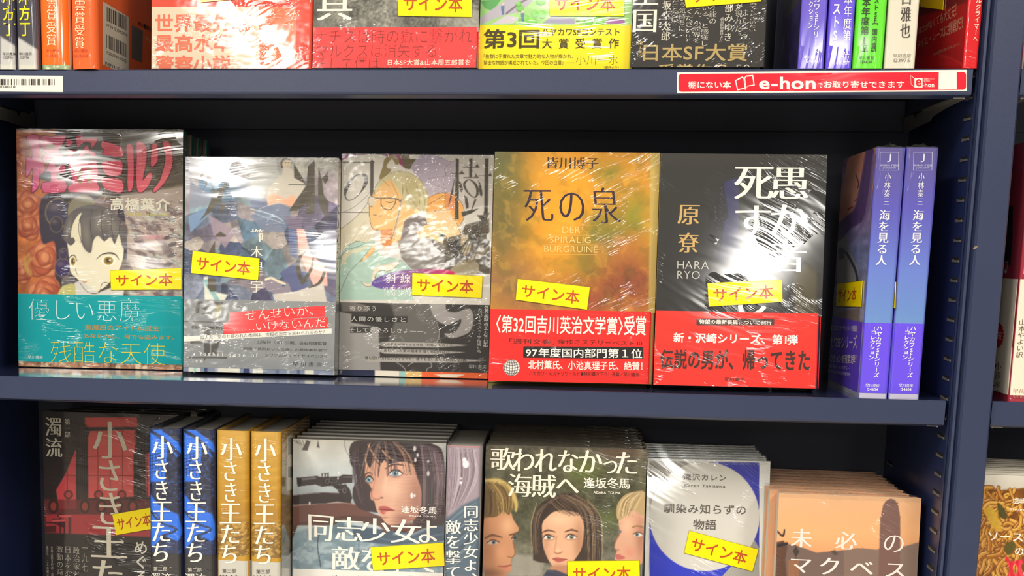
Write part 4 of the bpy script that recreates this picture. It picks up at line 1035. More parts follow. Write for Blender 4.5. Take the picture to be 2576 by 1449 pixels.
# ------------------------------------------------ signs on the shelf lips
def lip_quad(x0, x1, z0, z1, off=.12): return [(x0, -off, z1), (x1, -off, z1), (x1, -off, z0), (x0, -off, z0)]
def lip_at(px, py):
    d = np.array([(px - CAM['px']) / CAM['f'], (py - CAM['py']) / CAM['f'], 1.0]) @ CR
    t_ = (-.1 - CC[1]) / d[1]; q = CC + t_ * d
    return q[0], q[2]
class Lip:
    """flat label on the front lip of a shelf"""
    def __init__(s, name, label, cat, quad_px, col, rough=.35, th=.25, rad=0):
        s.P = np.array([lip_at(*p) for p in quad_px]); s.c = s.P.mean(0)
        s.root = empty(name, (s.c[0], 0, s.c[1])); tag(s.root, label, cat)
        s.y = -.12
        v = [(p[0] - s.c[0], s.y, p[1] - s.c[1]) for p in s.P] + [(p[0] - s.c[0], s.y - th, p[1] - s.c[1]) for p in s.P]
        n = len(s.P)
        mesh_obj('backing', v, [tuple(range(n)), tuple(range(2 * n - 1, n - 1, -1))] + [(i, (i + 1) % n, n + (i + 1) % n, n + i) for i in range(n)], printed(col, 'flat', rough, .4), s.root)
        s.top = s.y - th
    def loc(s, pts): return np.array([lip_at(*p) for p in pts]) - s.c
    def shape(s, polys, col, name, off=.06, smooth=0):
        V = []; F = []
        for p in polys:
            q = s.loc(curve(p, True, smooth) if smooth else p); n = len(V)
            V += [(a, s.top - off, c) for a, c in q]; F.append(tuple(range(n, n + len(q))))
        return mesh_obj(name, V, F, printed(col, 'flat', .35, .4), s.root)
    def text(s, items, col, name='lettering', off=.14):
        V = []; F = []
        for st, q, o in items:
            v, f, bb = layout(st, o.get('s', 'reg'), False, o.get('gap', 0))
            Q = s.loc([(q[0], q[1]), (q[2], q[1]), (q[0], q[3]), (q[2], q[3])] if len(q) == 4 and not hasattr(q[0], '__len__') else q)
            a = (v[:, 0] - bb[0]) / (bb[2] - bb[0]); b_ = (bb[3] - v[:, 1]) / (bb[3] - bb[1])
            UV = ((1 - a) * (1 - b_))[:, None] * Q[0] + (a * (1 - b_))[:, None] * Q[1] + ((1 - a) * b_)[:, None] * Q[2] + (a * b_)[:, None] * Q[3]
            n = len(V); V += [(u, s.top - off - l_, w_) for (u, w_), l_ in zip(UV, LAY)]; F += [tuple(i + n for i in t_) for t_ in f]
        return mesh_obj(name, V, F, printed(col, 'flat', .35, .4), s.root)
eh = Lip('shelf_strip_sign', 'red e-hon strip sign with white border on the lip of the top shelf', 'sign', g('C', [(364, 462), (2212, 445), (2212, 582), (362, 596)]), (236, 226, 214))
def rrect(x0, y0, x1, y1, r, sk=0):
    pts = []
    for cx_, cy_, a0 in ((x1 - r, y0 + r, -90), (x1 - r, y1 - r, 0), (x0 + r, y1 - r, 90), (x0 + r, y0 + r, 180)):
        for k in range(5):
            a = math.radians(a0 + 22.5 * k); px_ = cx_ + r * math.cos(a); pts.append((px_, cy_ + r * math.sin(a) - (px_ - 372) / 1840 * 13 * 1.0))
    return pts
eh.shape([g('C', rrect(372, 472, 2206, 586, 20))], (226, 34, 52), 'red_field')
def lt(x0, y0, x1, y1): return g('C', x0, y0, x1, y1)
eh.text([('棚にない本', lt(434, 518, 706, 565), {'s': 'bold'}), ('e-hon', lt(886, 490, 1246, 570), {'s': 'black'}), ('で', lt(1262, 530, 1290, 560), {'s': 'bold'}), ('お取り寄せできます', lt(1300, 516, 1812, 562), {'s': 'bold'}),
         ('-hon', lt(1928, 528, 2002, 556), {'s': 'bold'}), ('全国書店ネットワーク', lt(1936, 500, 2002, 508), {'s': 'reg'}), ('e-hon', lt(1936, 512, 1974, 520), {'s': 'reg'})], (244, 232, 222))
# open book mark (outline)
def ring(pts, w):
    P = np.array(pts, float); c_ = P.mean(0); return P, c_ + (P - c_) * (1 - w)
def frame_mesh(s, pts, w, col, name):
    A_, B_ = ring(pts, w); q = s.loc(list(A_) + list(B_)); n = len(A_)
    return mesh_obj(name, [(a, s.top - .14, c) for a, c in q], [(i, (i + 1) % n, n + (i + 1) % n, n + i) for i in range(n)], printed(col, 'flat', .35, .4), s.root)
frame_mesh(eh, g('C', [(732, 512), (778, 488), (790, 496), (800, 575), (788, 568), (746, 578)]), .20, (240, 226, 216), 'open_book_mark')
frame_mesh(eh, g('C', [(792, 496), (802, 482), (848, 478), (858, 545), (812, 552), (800, 572)]), .20, (240, 226, 216), 'open_book_mark')
frame_mesh(eh, g('C', [(1852, 480), (1878, 500), (1878, 558), (1854, 538)]), .12, (240, 226, 216), 'open_book_mark')
eh.shape([g('C', [(1878, 500), (1928, 498), (1928, 558), (1878, 558)])], (240, 226, 216), 'logo_square', .10)
eh.text([('e', lt(1886, 505, 1922, 552), {'s': 'black'})], (214, 40, 50), 'logo_lettering', .2)
eh.shape([g('C', [(2032, 462), (2146, 460), (2146, 570), (2030, 572)])], (236, 228, 216), 'white_square', .10)
bl = Lip('barcode_label', 'white barcode label on the top shelf lip, at the left edge of the photo', 'label', g('A', [(-420, 606), (511, 615), (511, 746), (-420, 738)]), (226, 222, 212))
bars = []; x_ = -380; rb = random.Random(11)
while x_ < 448:
    w_ = rb.choice((3, 3, 4, 8, 14)); bars.append(g('A', [(x_, 640), (x_ + w_, 640), (x_ + w_, 690), (x_, 690)])); x_ += w_ + rb.choice((6, 8, 10, 14))
bl.shape(bars, (56, 48, 46), 'barcode', .12)
bl.text([('00100004078', g('A', -120, 694, 126, 714), {'s': 'reg'})], (60, 54, 50))

for k_, (bs, gname) in enumerate((((J1, J2), 'matching purple-blue spines'), ((SA, SB), 'dark and silver spines'), ((SC_, SD), 'orange spines'), (ROWB[:2], 'blue and black spines'), (ROWB[2:], 'ochre-gold spines'), ((P1, P2), 'violet spines'))):
    for bk in bs: bk.root['group'] = gname
for sh_ in (sh1, sh2, sh3, sh4, sh5, sh6): sh_['group'] = 'navy steel shelves'
# worn spot on the front post
q_ = lip_at(2449, 623)
v_ = [(q_[0] + 1.6 * math.cos(a) - (RL + RR) / 2, -5.06 - DEP, q_[1] + 1.2 * math.sin(a) + .8 * math.cos(a) + 1200) for a in np.linspace(0, 6.28, 9)[:-1]]
mesh_obj('worn_spot', v_, [tuple(range(8))], simple('bare_rusty_metal', (130, 104, 80), .6), bc1)

# ================================================================== printed pictures (fine grids of coloured vertices lying on the covers)
def region(bk, face, x0, y0, x1, y1):
    a = bk.uv(face, [(x0, y0), (x1, y0), (x0, y1), (x1, y1)])
    W = bk.faceframe(face)[3]
    return (max(0.0, a[:, 0].min()), max(0.0, a[:, 1].min()), min(W, a[:, 0].max()), min(bk.h, a[:, 1].max()))

# ---- comic cover
P = Pic(B1, 'front', (0, B1.h * .30, B1.w, B1.h)); P.k = 'a1'
P.fill((46, 44, 50))
P.grad([(0, (52, 50, 52)), (.5, (70, 60, 52)), (1, (84, 72, 58))], (700, 100), (2400, 500))
u_, v_ = P.rot(P.X, P.Y, -14)
P.mixin(np.clip((fbm(u_ / 6, v_, 7, 3) - .5) * 4, 0, 1) * np.clip((P.X - 240) / 120, 0, 1) * .55, (128, 112, 88))
P.poly([(60, 90), (640, 90), (620, 300), (520, 560), (560, 1000), (450, 1300), (480, 1500), (700, 2400), (780, 2700), (60, 2700)], (182, 104, 58), soft=6)
P.noise(30, .30, 5, mask=(P.X < 160) * 1.0)
P.poly([(380, 700), (560, 700), (560, 850), (400, 800)], (60, 78, 88), soft=4)
P.poly([(210, 790), (290, 800), (300, 930), (230, 900)], (60, 78, 88), soft=4)
# muddled monster half at the right
P.poly([(1560, 1040), (2480, 900), (2480, 2650), (1700, 2650), (1640, 2000), (1560, 1600)], (168, 152, 142), soft=8)
u_, v_ = P.rot(P.X, P.Y, 25)
P.mixin(np.clip((fbm(u_, v_ * 2.6, 26, 9) - .48) * 7, 0, 1) * np.clip((P.X - 300) / 30, 0, 1) * np.clip((P.Y - 500) / 20, 0, 1) * .75, (92, 74, 78))
P.mixin(np.clip((fbm(u_, v_ * 2, 18, 21) - .56) * 8, 0, 1) * np.clip((P.X - 310) / 30, 0, 1) * np.clip((P.Y - 500) / 20, 0, 1) * .6, (176, 190, 176))
P.glow(2050, 1640, 160, 40, (196, 130, 140), .7)
for (x, y) in ((2255, 1640), (2310, 1745), (2300, 1900), (2240, 2040)): P.ell(x, y, 70, 30, (76, 64, 66), .9, ang=-20)
# roses: overlapping petals
rr_ = np.random.RandomState(4)
for (cx, cy, R_) in ((200, 560, 190), (230, 1180, 230), (480, 1950, 300), (240, 1480, 200), (470, 2480, 260), (160, 2150, 180), (250, 850, 150), (130, 330, 160)):
    for k in range(15):
        f_ = 1 - k / 16; a = k * 2.4 + cx
        x, y = cx + R_ * .35 * f_ * math.cos(a), cy + R_ * .35 * f_ * math.sin(a)
        rx, ry = R_ * (.25 + .5 * f_), R_ * (.2 + .42 * f_)
        an = math.degrees(a)
        P.ell(x, y, rx, ry, (112, 50, 38), .9, 3, an)
        P.ell(x - 6, y - 8, rx * .93, ry * .93, ((196, 112, 74), (178, 88, 60), (206, 130, 88), (160, 74, 52))[k % 4], .95, 8, an)
        P.glow(x - rx * .2, y - ry * .4, rx * .5, ry * .3, (226, 160, 112), .5, an)
for (x, y, w) in ((270, 2050, 60), (240, 1990, 50)): P.line([(x, y - 100), (x - 60, y), (x - 10, y + 130)], w, (190, 150, 84), .7, soft=6)
# girl: hair masses, face, collar
P.poly([(430, 1080), (860, 1000), (1180, 1040), (1560, 1180), (1640, 1500), (1650, 2000), (1560, 2250), (700, 2300), (640, 1900), (600, 1700), (430, 1700)], (52, 46, 62), soft=4, smooth=5)
for (x, y, rx, ry, an, c) in ((680, 1290, 190, 200, 0, (58, 54, 76)), (1010, 1260, 190, 220, 20, (120, 116, 96)), (1330, 1270, 180, 200, 0, (110, 92, 92)), (790, 1060, 78, 80, 0, (44, 44, 44)), (640, 1460, 90, 110, 0, (50, 46, 62)), (730, 2080, 110, 130, 0, (58, 46, 86)), (740, 1880, 60, 80, 0, (60, 52, 78)), (1560, 1560, 110, 150, 0, (92, 78, 80)), (1620, 2120, 80, 150, 0, (100, 88, 86)), (820, 2300, 100, 100, 0, (92, 88, 96))):
    P.ell(x, y, rx * 1.07, ry * 1.07, (156, 134, 84), .8, 3, an); P.ell(x, y, rx, ry, c, 1, 4, an); P.glow(x - rx * .3, y - ry * .4, rx * .5, ry * .3, (140, 124, 112), .45, an)
face = [(760, 1600), (800, 1760), (830, 2000), (850, 2150), (960, 2260), (1090, 2420), (1240, 2420), (1400, 2300), (1520, 2150), (1590, 1980), (1610, 1750), (1560, 1500), (1500, 1380), (1250, 1260), (980, 1230), (860, 1320), (790, 1450)]
P.poly(face, (222, 214, 188), soft=2, smooth=5)
HB = (88, 82, 84)
P.poly([(740, 1650), (760, 1450), (840, 1300), (1000, 1200), (1250, 1180), (1480, 1290), (1620, 1500), (1660, 1800), (1590, 1780), (1540, 1600), (1480, 1740), (1420, 1640), (1330, 1700), (1240, 1620), (1170, 1700), (1140, 1860), (1060, 1830), (1000, 1700), (985, 1450), (930, 1400), (880, 1500), (880, 1620), (910, 1700), (850, 1760), (790, 1720)], HB, soft=2, smooth=4)
P.poly([(850, 1640), (870, 1480), (940, 1340), (1010, 1290), (960, 1420), (950, 1600), (985, 1720), (930, 1700), (905, 1640)], (214, 206, 176), soft=2, smooth=4)
for (x, y, rx, ry, an) in ((1070, 1600, 60, 190, -6), (1260, 1440, 100, 150, 20), (1450, 1480, 90, 150, -20), (820, 1500, 30, 140, 10)): P.glow(x, y, rx, ry, (132, 126, 112), .7, an)
for l_ in ([(1010, 1290), (960, 1500), (1000, 1720)], [(1150, 1250), (1130, 1500), (1170, 1700)], [(1300, 1250), (1290, 1500), (1330, 1700)], [(1440, 1320), (1430, 1500), (1480, 1730)], [(1560, 1420), (1545, 1600)]): P.line(l_, 9, (58, 52, 58), .8, 1.5)
P.poly([(1110, 2430), (1240, 2420), (1300, 2560), (1080, 2600)], (206, 198, 176))
P.poly([(900, 2300), (980, 2260), (1240, 2440), (1500, 2340), (1640, 2280), (1560, 2700), (900, 2700)], (204, 200, 190), soft=3)
P.line([(760, 1400 + 1000 - 40), (690, 2420), (650, 2560), (640, 2680)], 8, (60, 56, 40), soft=1)
P.poly([(770, 2330), (900, 2320), (930, 2500), (1060, 2700), (640, 2700), (650, 2500), (700, 2380)], (186, 180, 112), soft=3, smooth=5)
P.line([(950, 1720 + 540), (1090, 2430), (1250, 2440), (1310, 2300), (1480, 2310), (1590, 2200)], 7, (70, 62, 52), soft=1)
# eyes: generic large drawn eyes
for (x, y, rx, ry) in ((880, 1990 - 315 + 315, 45, 62), (1390, 1980, 90, 66)):
    P.ell(x, y, rx * 1.15, ry * 1.1, (236, 230, 206)); P.ell(x, y, rx * .75, ry * .9, (150, 122, 52)); P.ell(x - 4, y - 4, rx * .38, ry * .5, (70, 54, 30)); P.ell(x + rx * .25, y - 10, rx * .16, ry * .18, (240, 236, 210))
P.line([(815, 1960), (850, 1915), (900, 1905), (940, 1990)], (4, 14, 14, 6), (64, 54, 46)); P.line([(1215, 1960), (1300, 1890), (1420, 1870), (1500, 1900), (1540, 1960)], (6, 14, 26, 18, 10), (64, 54, 46))
P.line([(925, 1480 + 600), (915, 2120), (950, 2180)], 6, (120, 104, 84)); P.line([(1000, 2270), (1045, 2290), (1085, 2275)], (4, 14, 6), (170, 92, 76))
# brush lettered title: dark rim first
TT = [[(212, 195), (300, 165), (385, 190), (392, 330), (385, 490), (430, 530), (480, 640), (430, 735), (400, 690), (395, 640), (385, 900), (310, 985), (290, 960), (310, 700), (285, 650), (240, 740), (205, 770), (210, 650), (205, 490), (250, 490), (285, 520), (300, 450), (270, 330)],
      [(430, 185), (560, 200), (750, 175), (760, 230), (700, 340), (660, 400), (760, 490), (720, 535), (650, 510), (590, 480), (490, 550), (440, 490), (530, 440), (455, 395), (500, 370), (425, 345)],
      [(545, 560), (610, 545), (630, 640), (745, 590), (765, 690), (700, 720), (640, 710), (640, 800), (730, 830), (770, 850), (765, 980), (460, 995), (445, 860), (560, 840), (560, 700), (490, 690), (520, 640)],
      [(790, 230), (885, 270), (820, 325), (785, 320)], [(800, 390), (915, 395), (890, 440), (830, 520), (810, 480)],
      [(930, 195), (1010, 175), (1020, 225), (1220, 215), (1190, 310), (1150, 345), (1140, 285), (1060, 265), (985, 310), (955, 340), (935, 280)],
      [(1060, 330), (1095, 335), (1120, 400), (1200, 430), (1195, 490), (1080, 430), (980, 495), (930, 500), (1010, 420)],
      [(820, 590), (1215, 550), (1225, 860), (1240, 890), (1230, 980), (830, 985), (835, 890), (880, 870), (850, 700)],
      [(1290, 275), (1340, 265), (1580, 350), (1590, 480), (1400, 465), (1300, 440), (1330, 380), (1290, 340)],
      [(1310, 560), (1560, 540), (1590, 650), (1560, 740), (1440, 760), (1340, 720), (1300, 640)],
      [(1290, 790), (1580, 815), (1590, 985), (1480, 985), (1330, 930), (1300, 860)],
      [(1650, 320), (1735, 325), (1750, 500), (1745, 900), (1680, 985), (1665, 830), (1670, 600)],
      [(1795, 285), (1870, 275), (1930, 340), (1940, 450), (1925, 600), (1880, 830), (1960, 730), (2010, 720), (2010, 800), (1940, 930), (1850, 1000), (1800, 930), (1790, 700), (1800, 450)],
      [(2020, 310), (2085, 300), (2100, 520), (2040, 615), (2000, 600), (2010, 420)],
      [(2170, 280), (2270, 285), (2310, 450), (2300, 640), (2200, 850), (2060, 990), (2040, 950), (2130, 830), (2200, 600), (2210, 450)]]
for t_ in TT:
    m_ = P.poly(t_, smooth=2); P.line(t_ + [t_[0]], 26, (74, 20, 34), soft=1.2, smooth=2)
for t_ in TT:
    m_ = P.poly(t_, (210, 84, 128), smooth=2); P.grad([(0, (206, 80, 136)), (.5, (214, 84, 104)), (1, (220, 96, 108))], (200, 400), (2200, 500), mask=m_)
for q in ([(480, 320), (610, 300), (600, 360), (500, 370)], [(1095, 640), (1130, 635), (1130, 860), (1095, 860)], [(960, 660), (1010, 650), (1010, 860), (960, 860)]): P.poly(q, (150, 120, 84), smooth=3)
P.build()
# strip of the picture under the teal band
P = Pic(B1, 'front', (0, 0, B1.w, B1.h * .024), .8); P.fill((150, 110, 86)); P.noise(9, .6, 3); P.mixin(np.clip((fbm(P.X, P.Y, 14, 8) - .5) * 6, 0, 1), (210, 190, 160)); P.build()

# ---- faceted blue cover
P = Pic(B2, 'front', (0, B2.h * .325, B2.w, B2.h)); P.k = 'b1'
P.grad([(0, (176, 174, 184)), (.35, (186, 184, 176)), (1, (150, 146, 168))], (100, 100), (1800, 2800))
rr_ = np.random.RandomState(12)
cols = [(96, 108, 142), (118, 134, 164), (76, 88, 128), (146, 156, 178), (120, 110, 138), (164, 152, 158), (94, 128, 156), (138, 166, 178), (190, 178, 170), (84, 80, 116)]
# voronoi-like facets
n_ = 60
sx = rr_.uniform(100, 2360, n_); sy = rr_.uniform(300, 2450, n_)
pts = P.cv(np.stack([sx, sy], 1))
D_ = (P.X[:, None] - pts[:, 0]) ** 2 + (P.Y[:, None] - pts[:, 1]) ** 2
idx = D_.argmin(1); ca_ = np.array(cols, float)[rr_.randint(0, len(cols), n_)] / 255.
m_ = np.clip((P.Y - 455 + 40 * np.sin(P.X / 40.)) / 30, 0, 1)
jit = 1 + .10 * ((P.X - pts[idx, 0]) + (P.Y - pts[idx, 1])) / 30
P.C = P.C * (1 - m_[:, None] * .75) + np.clip(ca_[idx] * jit[:, None] * .86, 0, 1) * m_[:, None] * .75
P.noise(26, .22, 6); P.noise(8, .12, 16); P.C = P.C ** 1.3
for pl, c in (([(280, 430), (500, 350), (690, 350), (640, 560), (300, 600)], (104, 136, 166)), ([(150, 430), (300, 560), (480, 640), (460, 800), (120, 900)], (128, 132, 150)),
              ([(120, 1000), (400, 860), (420, 1000), (150, 1260)], (110, 140, 176)), ([(430, 980), (560, 1040), (880, 1240), (700, 1500), (520, 1300)], (150, 132, 146)),
              ([(1110, 700), (1340, 720), (1400, 830), (1250, 880), (1090, 860)], (104, 112, 142)), ([(1250, 880), (1540, 780), (1760, 880), (1700, 1100), (1640, 1250), (1300, 1240), (1100, 1000)], (112, 122, 146)),
              ([(1640, 1000), (1900, 1000), (1920, 1190), (1830, 1210), (1700, 1200)], (118, 104, 124)), ([(1700, 1210), (1820, 1200), (1850, 1700), (1720, 1600)], (94, 104, 142)),
              ([(1100, 70), (1500, 90), (1540, 400), (1380, 560), (1300, 720), (1100, 690)], (172, 172, 168))): P.poly(pl, c, .85, 3)
# standing pale figure with peach skirt
P.poly([(1380, 560), (1520, 400), (1600, 350), (1620, 230), (1740, 240), (1800, 330), (1980, 500), (1850, 740), (1780, 830), (1560, 800), (1380, 830), (1360, 700)], (192, 184, 170), soft=3)
P.poly([(1360, 700), (1480, 640), (1640, 730), (1780, 660), (1840, 750), (1780, 860), (1540, 770), (1380, 830)], (226, 164, 134), soft=6)
P.ell(1672, 165, 66, 80, (196, 180, 156)); P.line([(1600, 230), (1590, 150), (1650, 90), (1740, 110)], 26, (86, 74, 64)); P.ell(1655, 145, 8, 5, (60, 50, 46)); P.ell(1705, 150, 8, 5, (60, 50, 46)); P.line([(1675, 205), (1700, 207)], 5, (150, 90, 84))
P.line([(1100, 880), (1300, 930), (1500, 1000), (1620, 1080)], 14, (196, 214, 220), .9, 2); P.line([(1120, 940), (1350, 1020), (1640, 1120)], 9, (190, 210, 216), .8, 2); P.line([(1250, 880), (1400, 820), (1480, 800)], 8, (190, 200, 214), .8)
P.poly([(1830, 1200), (1950, 1200), (2050, 1600), (2300, 1800), (2320, 2100), (2100, 2100), (1930, 1720), (1860, 1480)], (238, 170, 158), soft=3)
P.poly([(1560, 1900), (1840, 1700), (2000, 2080), (1930, 2260), (1760, 2180)], (86, 92, 130), soft=3)
P.poly([(1320, 2000), (1460, 1960), (1700, 2060), (1760, 2200), (1500, 2230), (1340, 2160)], (136, 126, 138), soft=3)
P.line([(1340, 2000), (1430, 1975), (1520, 2020), (1640, 2070)], 34, (222, 210, 182), 1, 2); P.ell(1620, 2095, 24, 18, (60, 92, 110))
P.poly([(1450, 2230), (1800, 2190), (2250, 2050), (2320, 2400), (1500, 2400)], (196, 188, 178), soft=3)
P.poly([(360, 1960), (420, 1950), (560, 2200), (740, 2240), (640, 2420), (380, 2400)], (206, 206, 190), soft=3)
P.poly([(340, 2010), (420, 1990), (620, 2330), (560, 2360)], (128, 168, 168), soft=3)
# shattered title strokes
DK = (80, 74, 64)
for pl in ([(485, 122), (685, 122), (520, 330), (460, 440), (375, 545), (430, 330)], [(300, 240), (420, 300), (270, 430), (330, 320)], [(520, 328), (780, 330), (780, 346), (520, 344)], [(640, 270), (780, 330), (680, 330)],
           [(470, 450), (545, 600), (730, 470), (700, 560), (640, 760), (480, 920), (360, 1020), (290, 1080), (400, 920), (520, 650)], [(640, 760), (690, 830), (670, 980), (610, 880)],
           [(120, 1305), (540, 1308), (620, 1240), (720, 1300), (700, 1325), (120, 1322)], [(540, 1390), (545, 1600), (430, 1590)], [(430, 1980), (560, 1990), (560, 2190), (470, 2190), (420, 2120)],
           [(2005, 215), (2120, 105), (2110, 960), (1985, 965), (1985, 790), (1850, 910), (1700, 925), (1850, 700), (1990, 510)], [(1790, 170), (1990, 500), (1790, 390)], [(1700, 490), (1985, 495), (1985, 512), (1700, 502)],
           [(2180, 240), (2230, 420), (2260, 660), (2330, 760), (2330, 1090), (2200, 860), (2170, 760), (2165, 500)], [(2230, 400), (2320, 300), (2335, 420), (2280, 490)]):
    P.poly(pl, DK, soft=1.3)
P.line([(2060 - 90, 1330 + 230), (1880, 1650), (1850, 1820), (1900, 2000), (1930, 2060)], (14, 50, 66, 60, 20), DK, soft=1.2); P.line([(1925, 2050), (2060, 1830), (2100, 1600)], (60, 46, 14), DK, soft=1.2); P.line([(2260, 1720), (2290, 1800), (2200, 2040), (2020, 2130)], (30, 46, 50, 16), DK, soft=1.2)
P.build()
P = Pic(B2, 'front', (0, B2.h * .02, B2.w, B2.h * .34), .7, 'band_picture', .33, B2.bandobj); P.k = 'bc'
P.fill((134, 136, 137)); P.noise(60, .06, 4)
D2 = (84, 82, 78)
for pl in ([(130, 25), (350, 30), (345, 48), (150, 46)], [(130, 40), (155, 40), (150, 120), (110, 130)], [(165, 80), (240, 62), (250, 90), (210, 105)], [(185, 120), (320, 122), (320, 134), (170, 132)], [(290, 30), (340, 30), (330, 80), (310, 160), (285, 170)], [(20, 190), (330, 194), (330, 200), (20, 196)],
           [(90, 225), (330, 235), (350, 260), (90, 250)], [(190, 240), (240, 245), (240, 440), (190, 520)], [(60, 480), (380, 484), (380, 496), (60, 492)], [(80, 350), (180, 348), (180, 372), (80, 372)], [(250, 350), (320, 350), (290, 470), (250, 470)]): P.poly(pl, D2, soft=1.3)
P.poly([(285, 55), (340, 55), (330, 100), (305, 170), (290, 165)], (190, 180, 140), .7, 3)
P.build('crinkle')
P = Pic(B2, 'front', (0, 0, B2.w, B2.h * .022), .8); P.fill((120, 130, 150)); P.X = P.X + 3
m_ = vnoise(P.X, P.Y * 0 + 5, 26, 3); P.mixin(np.clip((m_ - .5) * 20, 0, 1), (206, 204, 190)); P.mixin(np.clip((m_ - .8) * 20, 0, 1), (150, 190, 180)); P.mixin(np.clip((.25 - m_) * 20, 0, 1), (50, 58, 96)); P.build()

# ---- woman in glasses
P = Pic(B3, 'front', (0, B3.h * .32, B3.w, B3.h)); P.k = 'c1'
LN = (86, 72, 56)
P.fill((208, 202, 192))
P.poly([(80, 80), (520, 80), (260, 110), (80, 190)], (128, 52, 112)); P.poly([(700, 80), (1060, 80), (1140, 330), (980, 200), (820, 120)], (136, 52, 96), soft=2)
P.poly([(1040, 85), (1190, 90), (1200, 160), (1300, 160), (1290, 210), (1200, 330), (1110, 310), (1080, 180)], (92, 82, 56), soft=1.5)
P.poly([(1360, 90), (1600, 90), (1830, 190), (1930, 200), (1980, 500), (1900, 720), (1720, 700), (1490, 790), (1400, 560), (1220, 320), (1230, 260)], (170, 158, 170), soft=2)
P.grad([(0, (186, 172, 178)), (1, (150, 138, 168))], (1600, 700), (1300, 100), .6, P.poly([(1360, 90), (1600, 90), (1830, 190), (1750, 320), (1780, 620), (1490, 790), (1400, 560), (1220, 320)]))
P.poly([(1600, 90), (2480, 100), (2480, 900), (2000, 1000), (1900, 700), (1930, 200), (1830, 190)], (190, 182, 176), soft=2)
for l_ in ([(1600, 90), (1820, 190), (1930, 195)], [(1930, 195), (1760, 300), (1780, 400), (1740, 620)], [(1990, 200), (2200, 330), (2360, 500), (2480, 520)], [(1500, 480), (1800, 430)], [(1500, 560), (1780, 640)]): P.line(l_, 6, (110, 98, 108), .8, 1)
# orange cap of the second figure
P.poly([(1490, 800), (1620, 730), (1780, 710), (1920, 740), (2030, 860), (2080, 1010), (2060, 1150), (2000, 1240), (1900, 1150), (1800, 990), (1600, 1000), (1480, 1040)], (222, 160, 84), soft=2, smooth=4)
P.poly([(1780, 720), (1900, 740), (2000, 880), (1900, 1010), (1780, 960)], (206, 128, 84), .8, 3)
for l_ in ([(1490, 800), (1620, 730), (1780, 712), (1920, 745), (2040, 880), (2080, 1020), (2060, 1150), (2000, 1235)], [(1770, 720), (1775, 960)], [(1760, 740), (1500, 900)], [(1480, 1040), (1620, 1000), (1800, 985)]): P.line(l_, 7, LN, .9, 1)
P.poly([(1470, 1030), (1800, 980), (1850, 1000), (1850, 1160), (1470, 1230)], (222, 186, 140), soft=2)
# pale hair flowing down, back
P.poly([(60, 1300), (250, 1160), (420, 1000), (560, 900), (620, 1300), (600, 1500), (480, 1640), (250, 1700), (60, 1600)], (206, 196, 172), soft=3)
for k in range(7): P.line([(90 + 70 * k, 1660 - 10 * k), (260 + 60 * k, 1400), (480 + 20 * k, 1180 + 30 * k)], 5, (168, 156, 130), .7, 1.2)
P.line([(80, 1290), (250, 1170), (420, 1000), (540, 830)], 7, LN, .8, 1); P.line([(90, 1030), (260, 960), (440, 820), (550, 700)], 6, LN, .7, 1)
# tile character boxes of the title
for b_ in ([(95, 205), (560, 205), (560, 222), (95, 222)], [(95, 1020), (530, 1020), (530, 1030), (95, 1030)]): P.poly(b_, (80, 72, 60))
P.poly([(555, 205), (585, 165), (628, 215), (612, 230), (612, 720), (580, 770), (552, 750)], (82, 78, 74))
P.line([(440, 415), (350, 420), (250, 500), (170, 640), (150, 760), (200, 830), (300, 800), (400, 700), (480, 560), (490, 460), (440, 415)], (12, 10, 40, 60, 30, 12, 10, 14, 60, 60, 40), (82, 78, 74))
# head
P.poly([(590, 760), (600, 860), (535, 920), (545, 1100), (580, 1270), (640, 1320), (730, 1320), (720, 1420), (800, 1500), (1050, 1500), (1150, 1300), (1250, 1100), (1300, 950), (1100, 560), (800, 500), (640, 640)], (226, 178, 116), soft=2, smooth=3)
P.poly([(730, 1310), (920, 1290), (900, 1560), (780, 1600), (720, 1500)], (204, 132, 70), soft=3)
P.line([(600, 760), (590, 870), (580, 940)], 6, LN); P.line([(545, 930), (540, 1050), (575, 1250), (630, 1300), (730, 1320)], 7, LN); P.line([(585, 1060), (740, 1085)], 6, LN)
P.poly([(620, 740), (640, 600), (760, 470), (950, 370), (1150, 380), (1330, 470), (1450, 620), (1490, 800), (1470, 1000), (1440, 1130), (1380, 1100), (1340, 940), (1280, 980), (1150, 930), (1080, 800), (1000, 640), (880, 500), (760, 560), (680, 660)], (196, 184, 142), soft=1.8, smooth=4)
P.poly([(1130, 420), (1300, 520), (1360, 780), (1320, 940), (1200, 900), (1120, 700)], (176, 162, 116), .7, 6, smooth=4)
for l_ in ([(1130, 620), (1190, 760), (1310, 930)], [(1310, 600), (1360, 760), (1350, 900)], [(880, 500), (980, 700), (1030, 860)], [(740, 480), (860, 600)], [(1380, 600), (1440, 800), (1420, 1060)], [(1080, 560), (1090, 820)], [(1490, 790), (1480, 1000), (1440, 1130)], [(620, 740), (650, 590), (780, 450), (960, 365), (1180, 385), (1380, 520), (1480, 720)]): P.line(l_, 7, (120, 104, 70), .85, 1)
P.poly([(1050, 800), (1090, 800), (1050, 1000), (960, 1400), (900, 1480), (1000, 1050)], (190, 172, 150), soft=2); P.line([(1060, 810), (1010, 1080), (900, 1470)], 6, LN, .8, 1)
# bun
P.poly([(760, 280), (780, 180), (860, 110), (960, 110), (1020, 170), (1010, 250), (960, 240), (930, 180), (880, 180), (820, 290), (900, 340), (760, 470), (700, 470)], (134, 118, 76), soft=1.5, smooth=4)
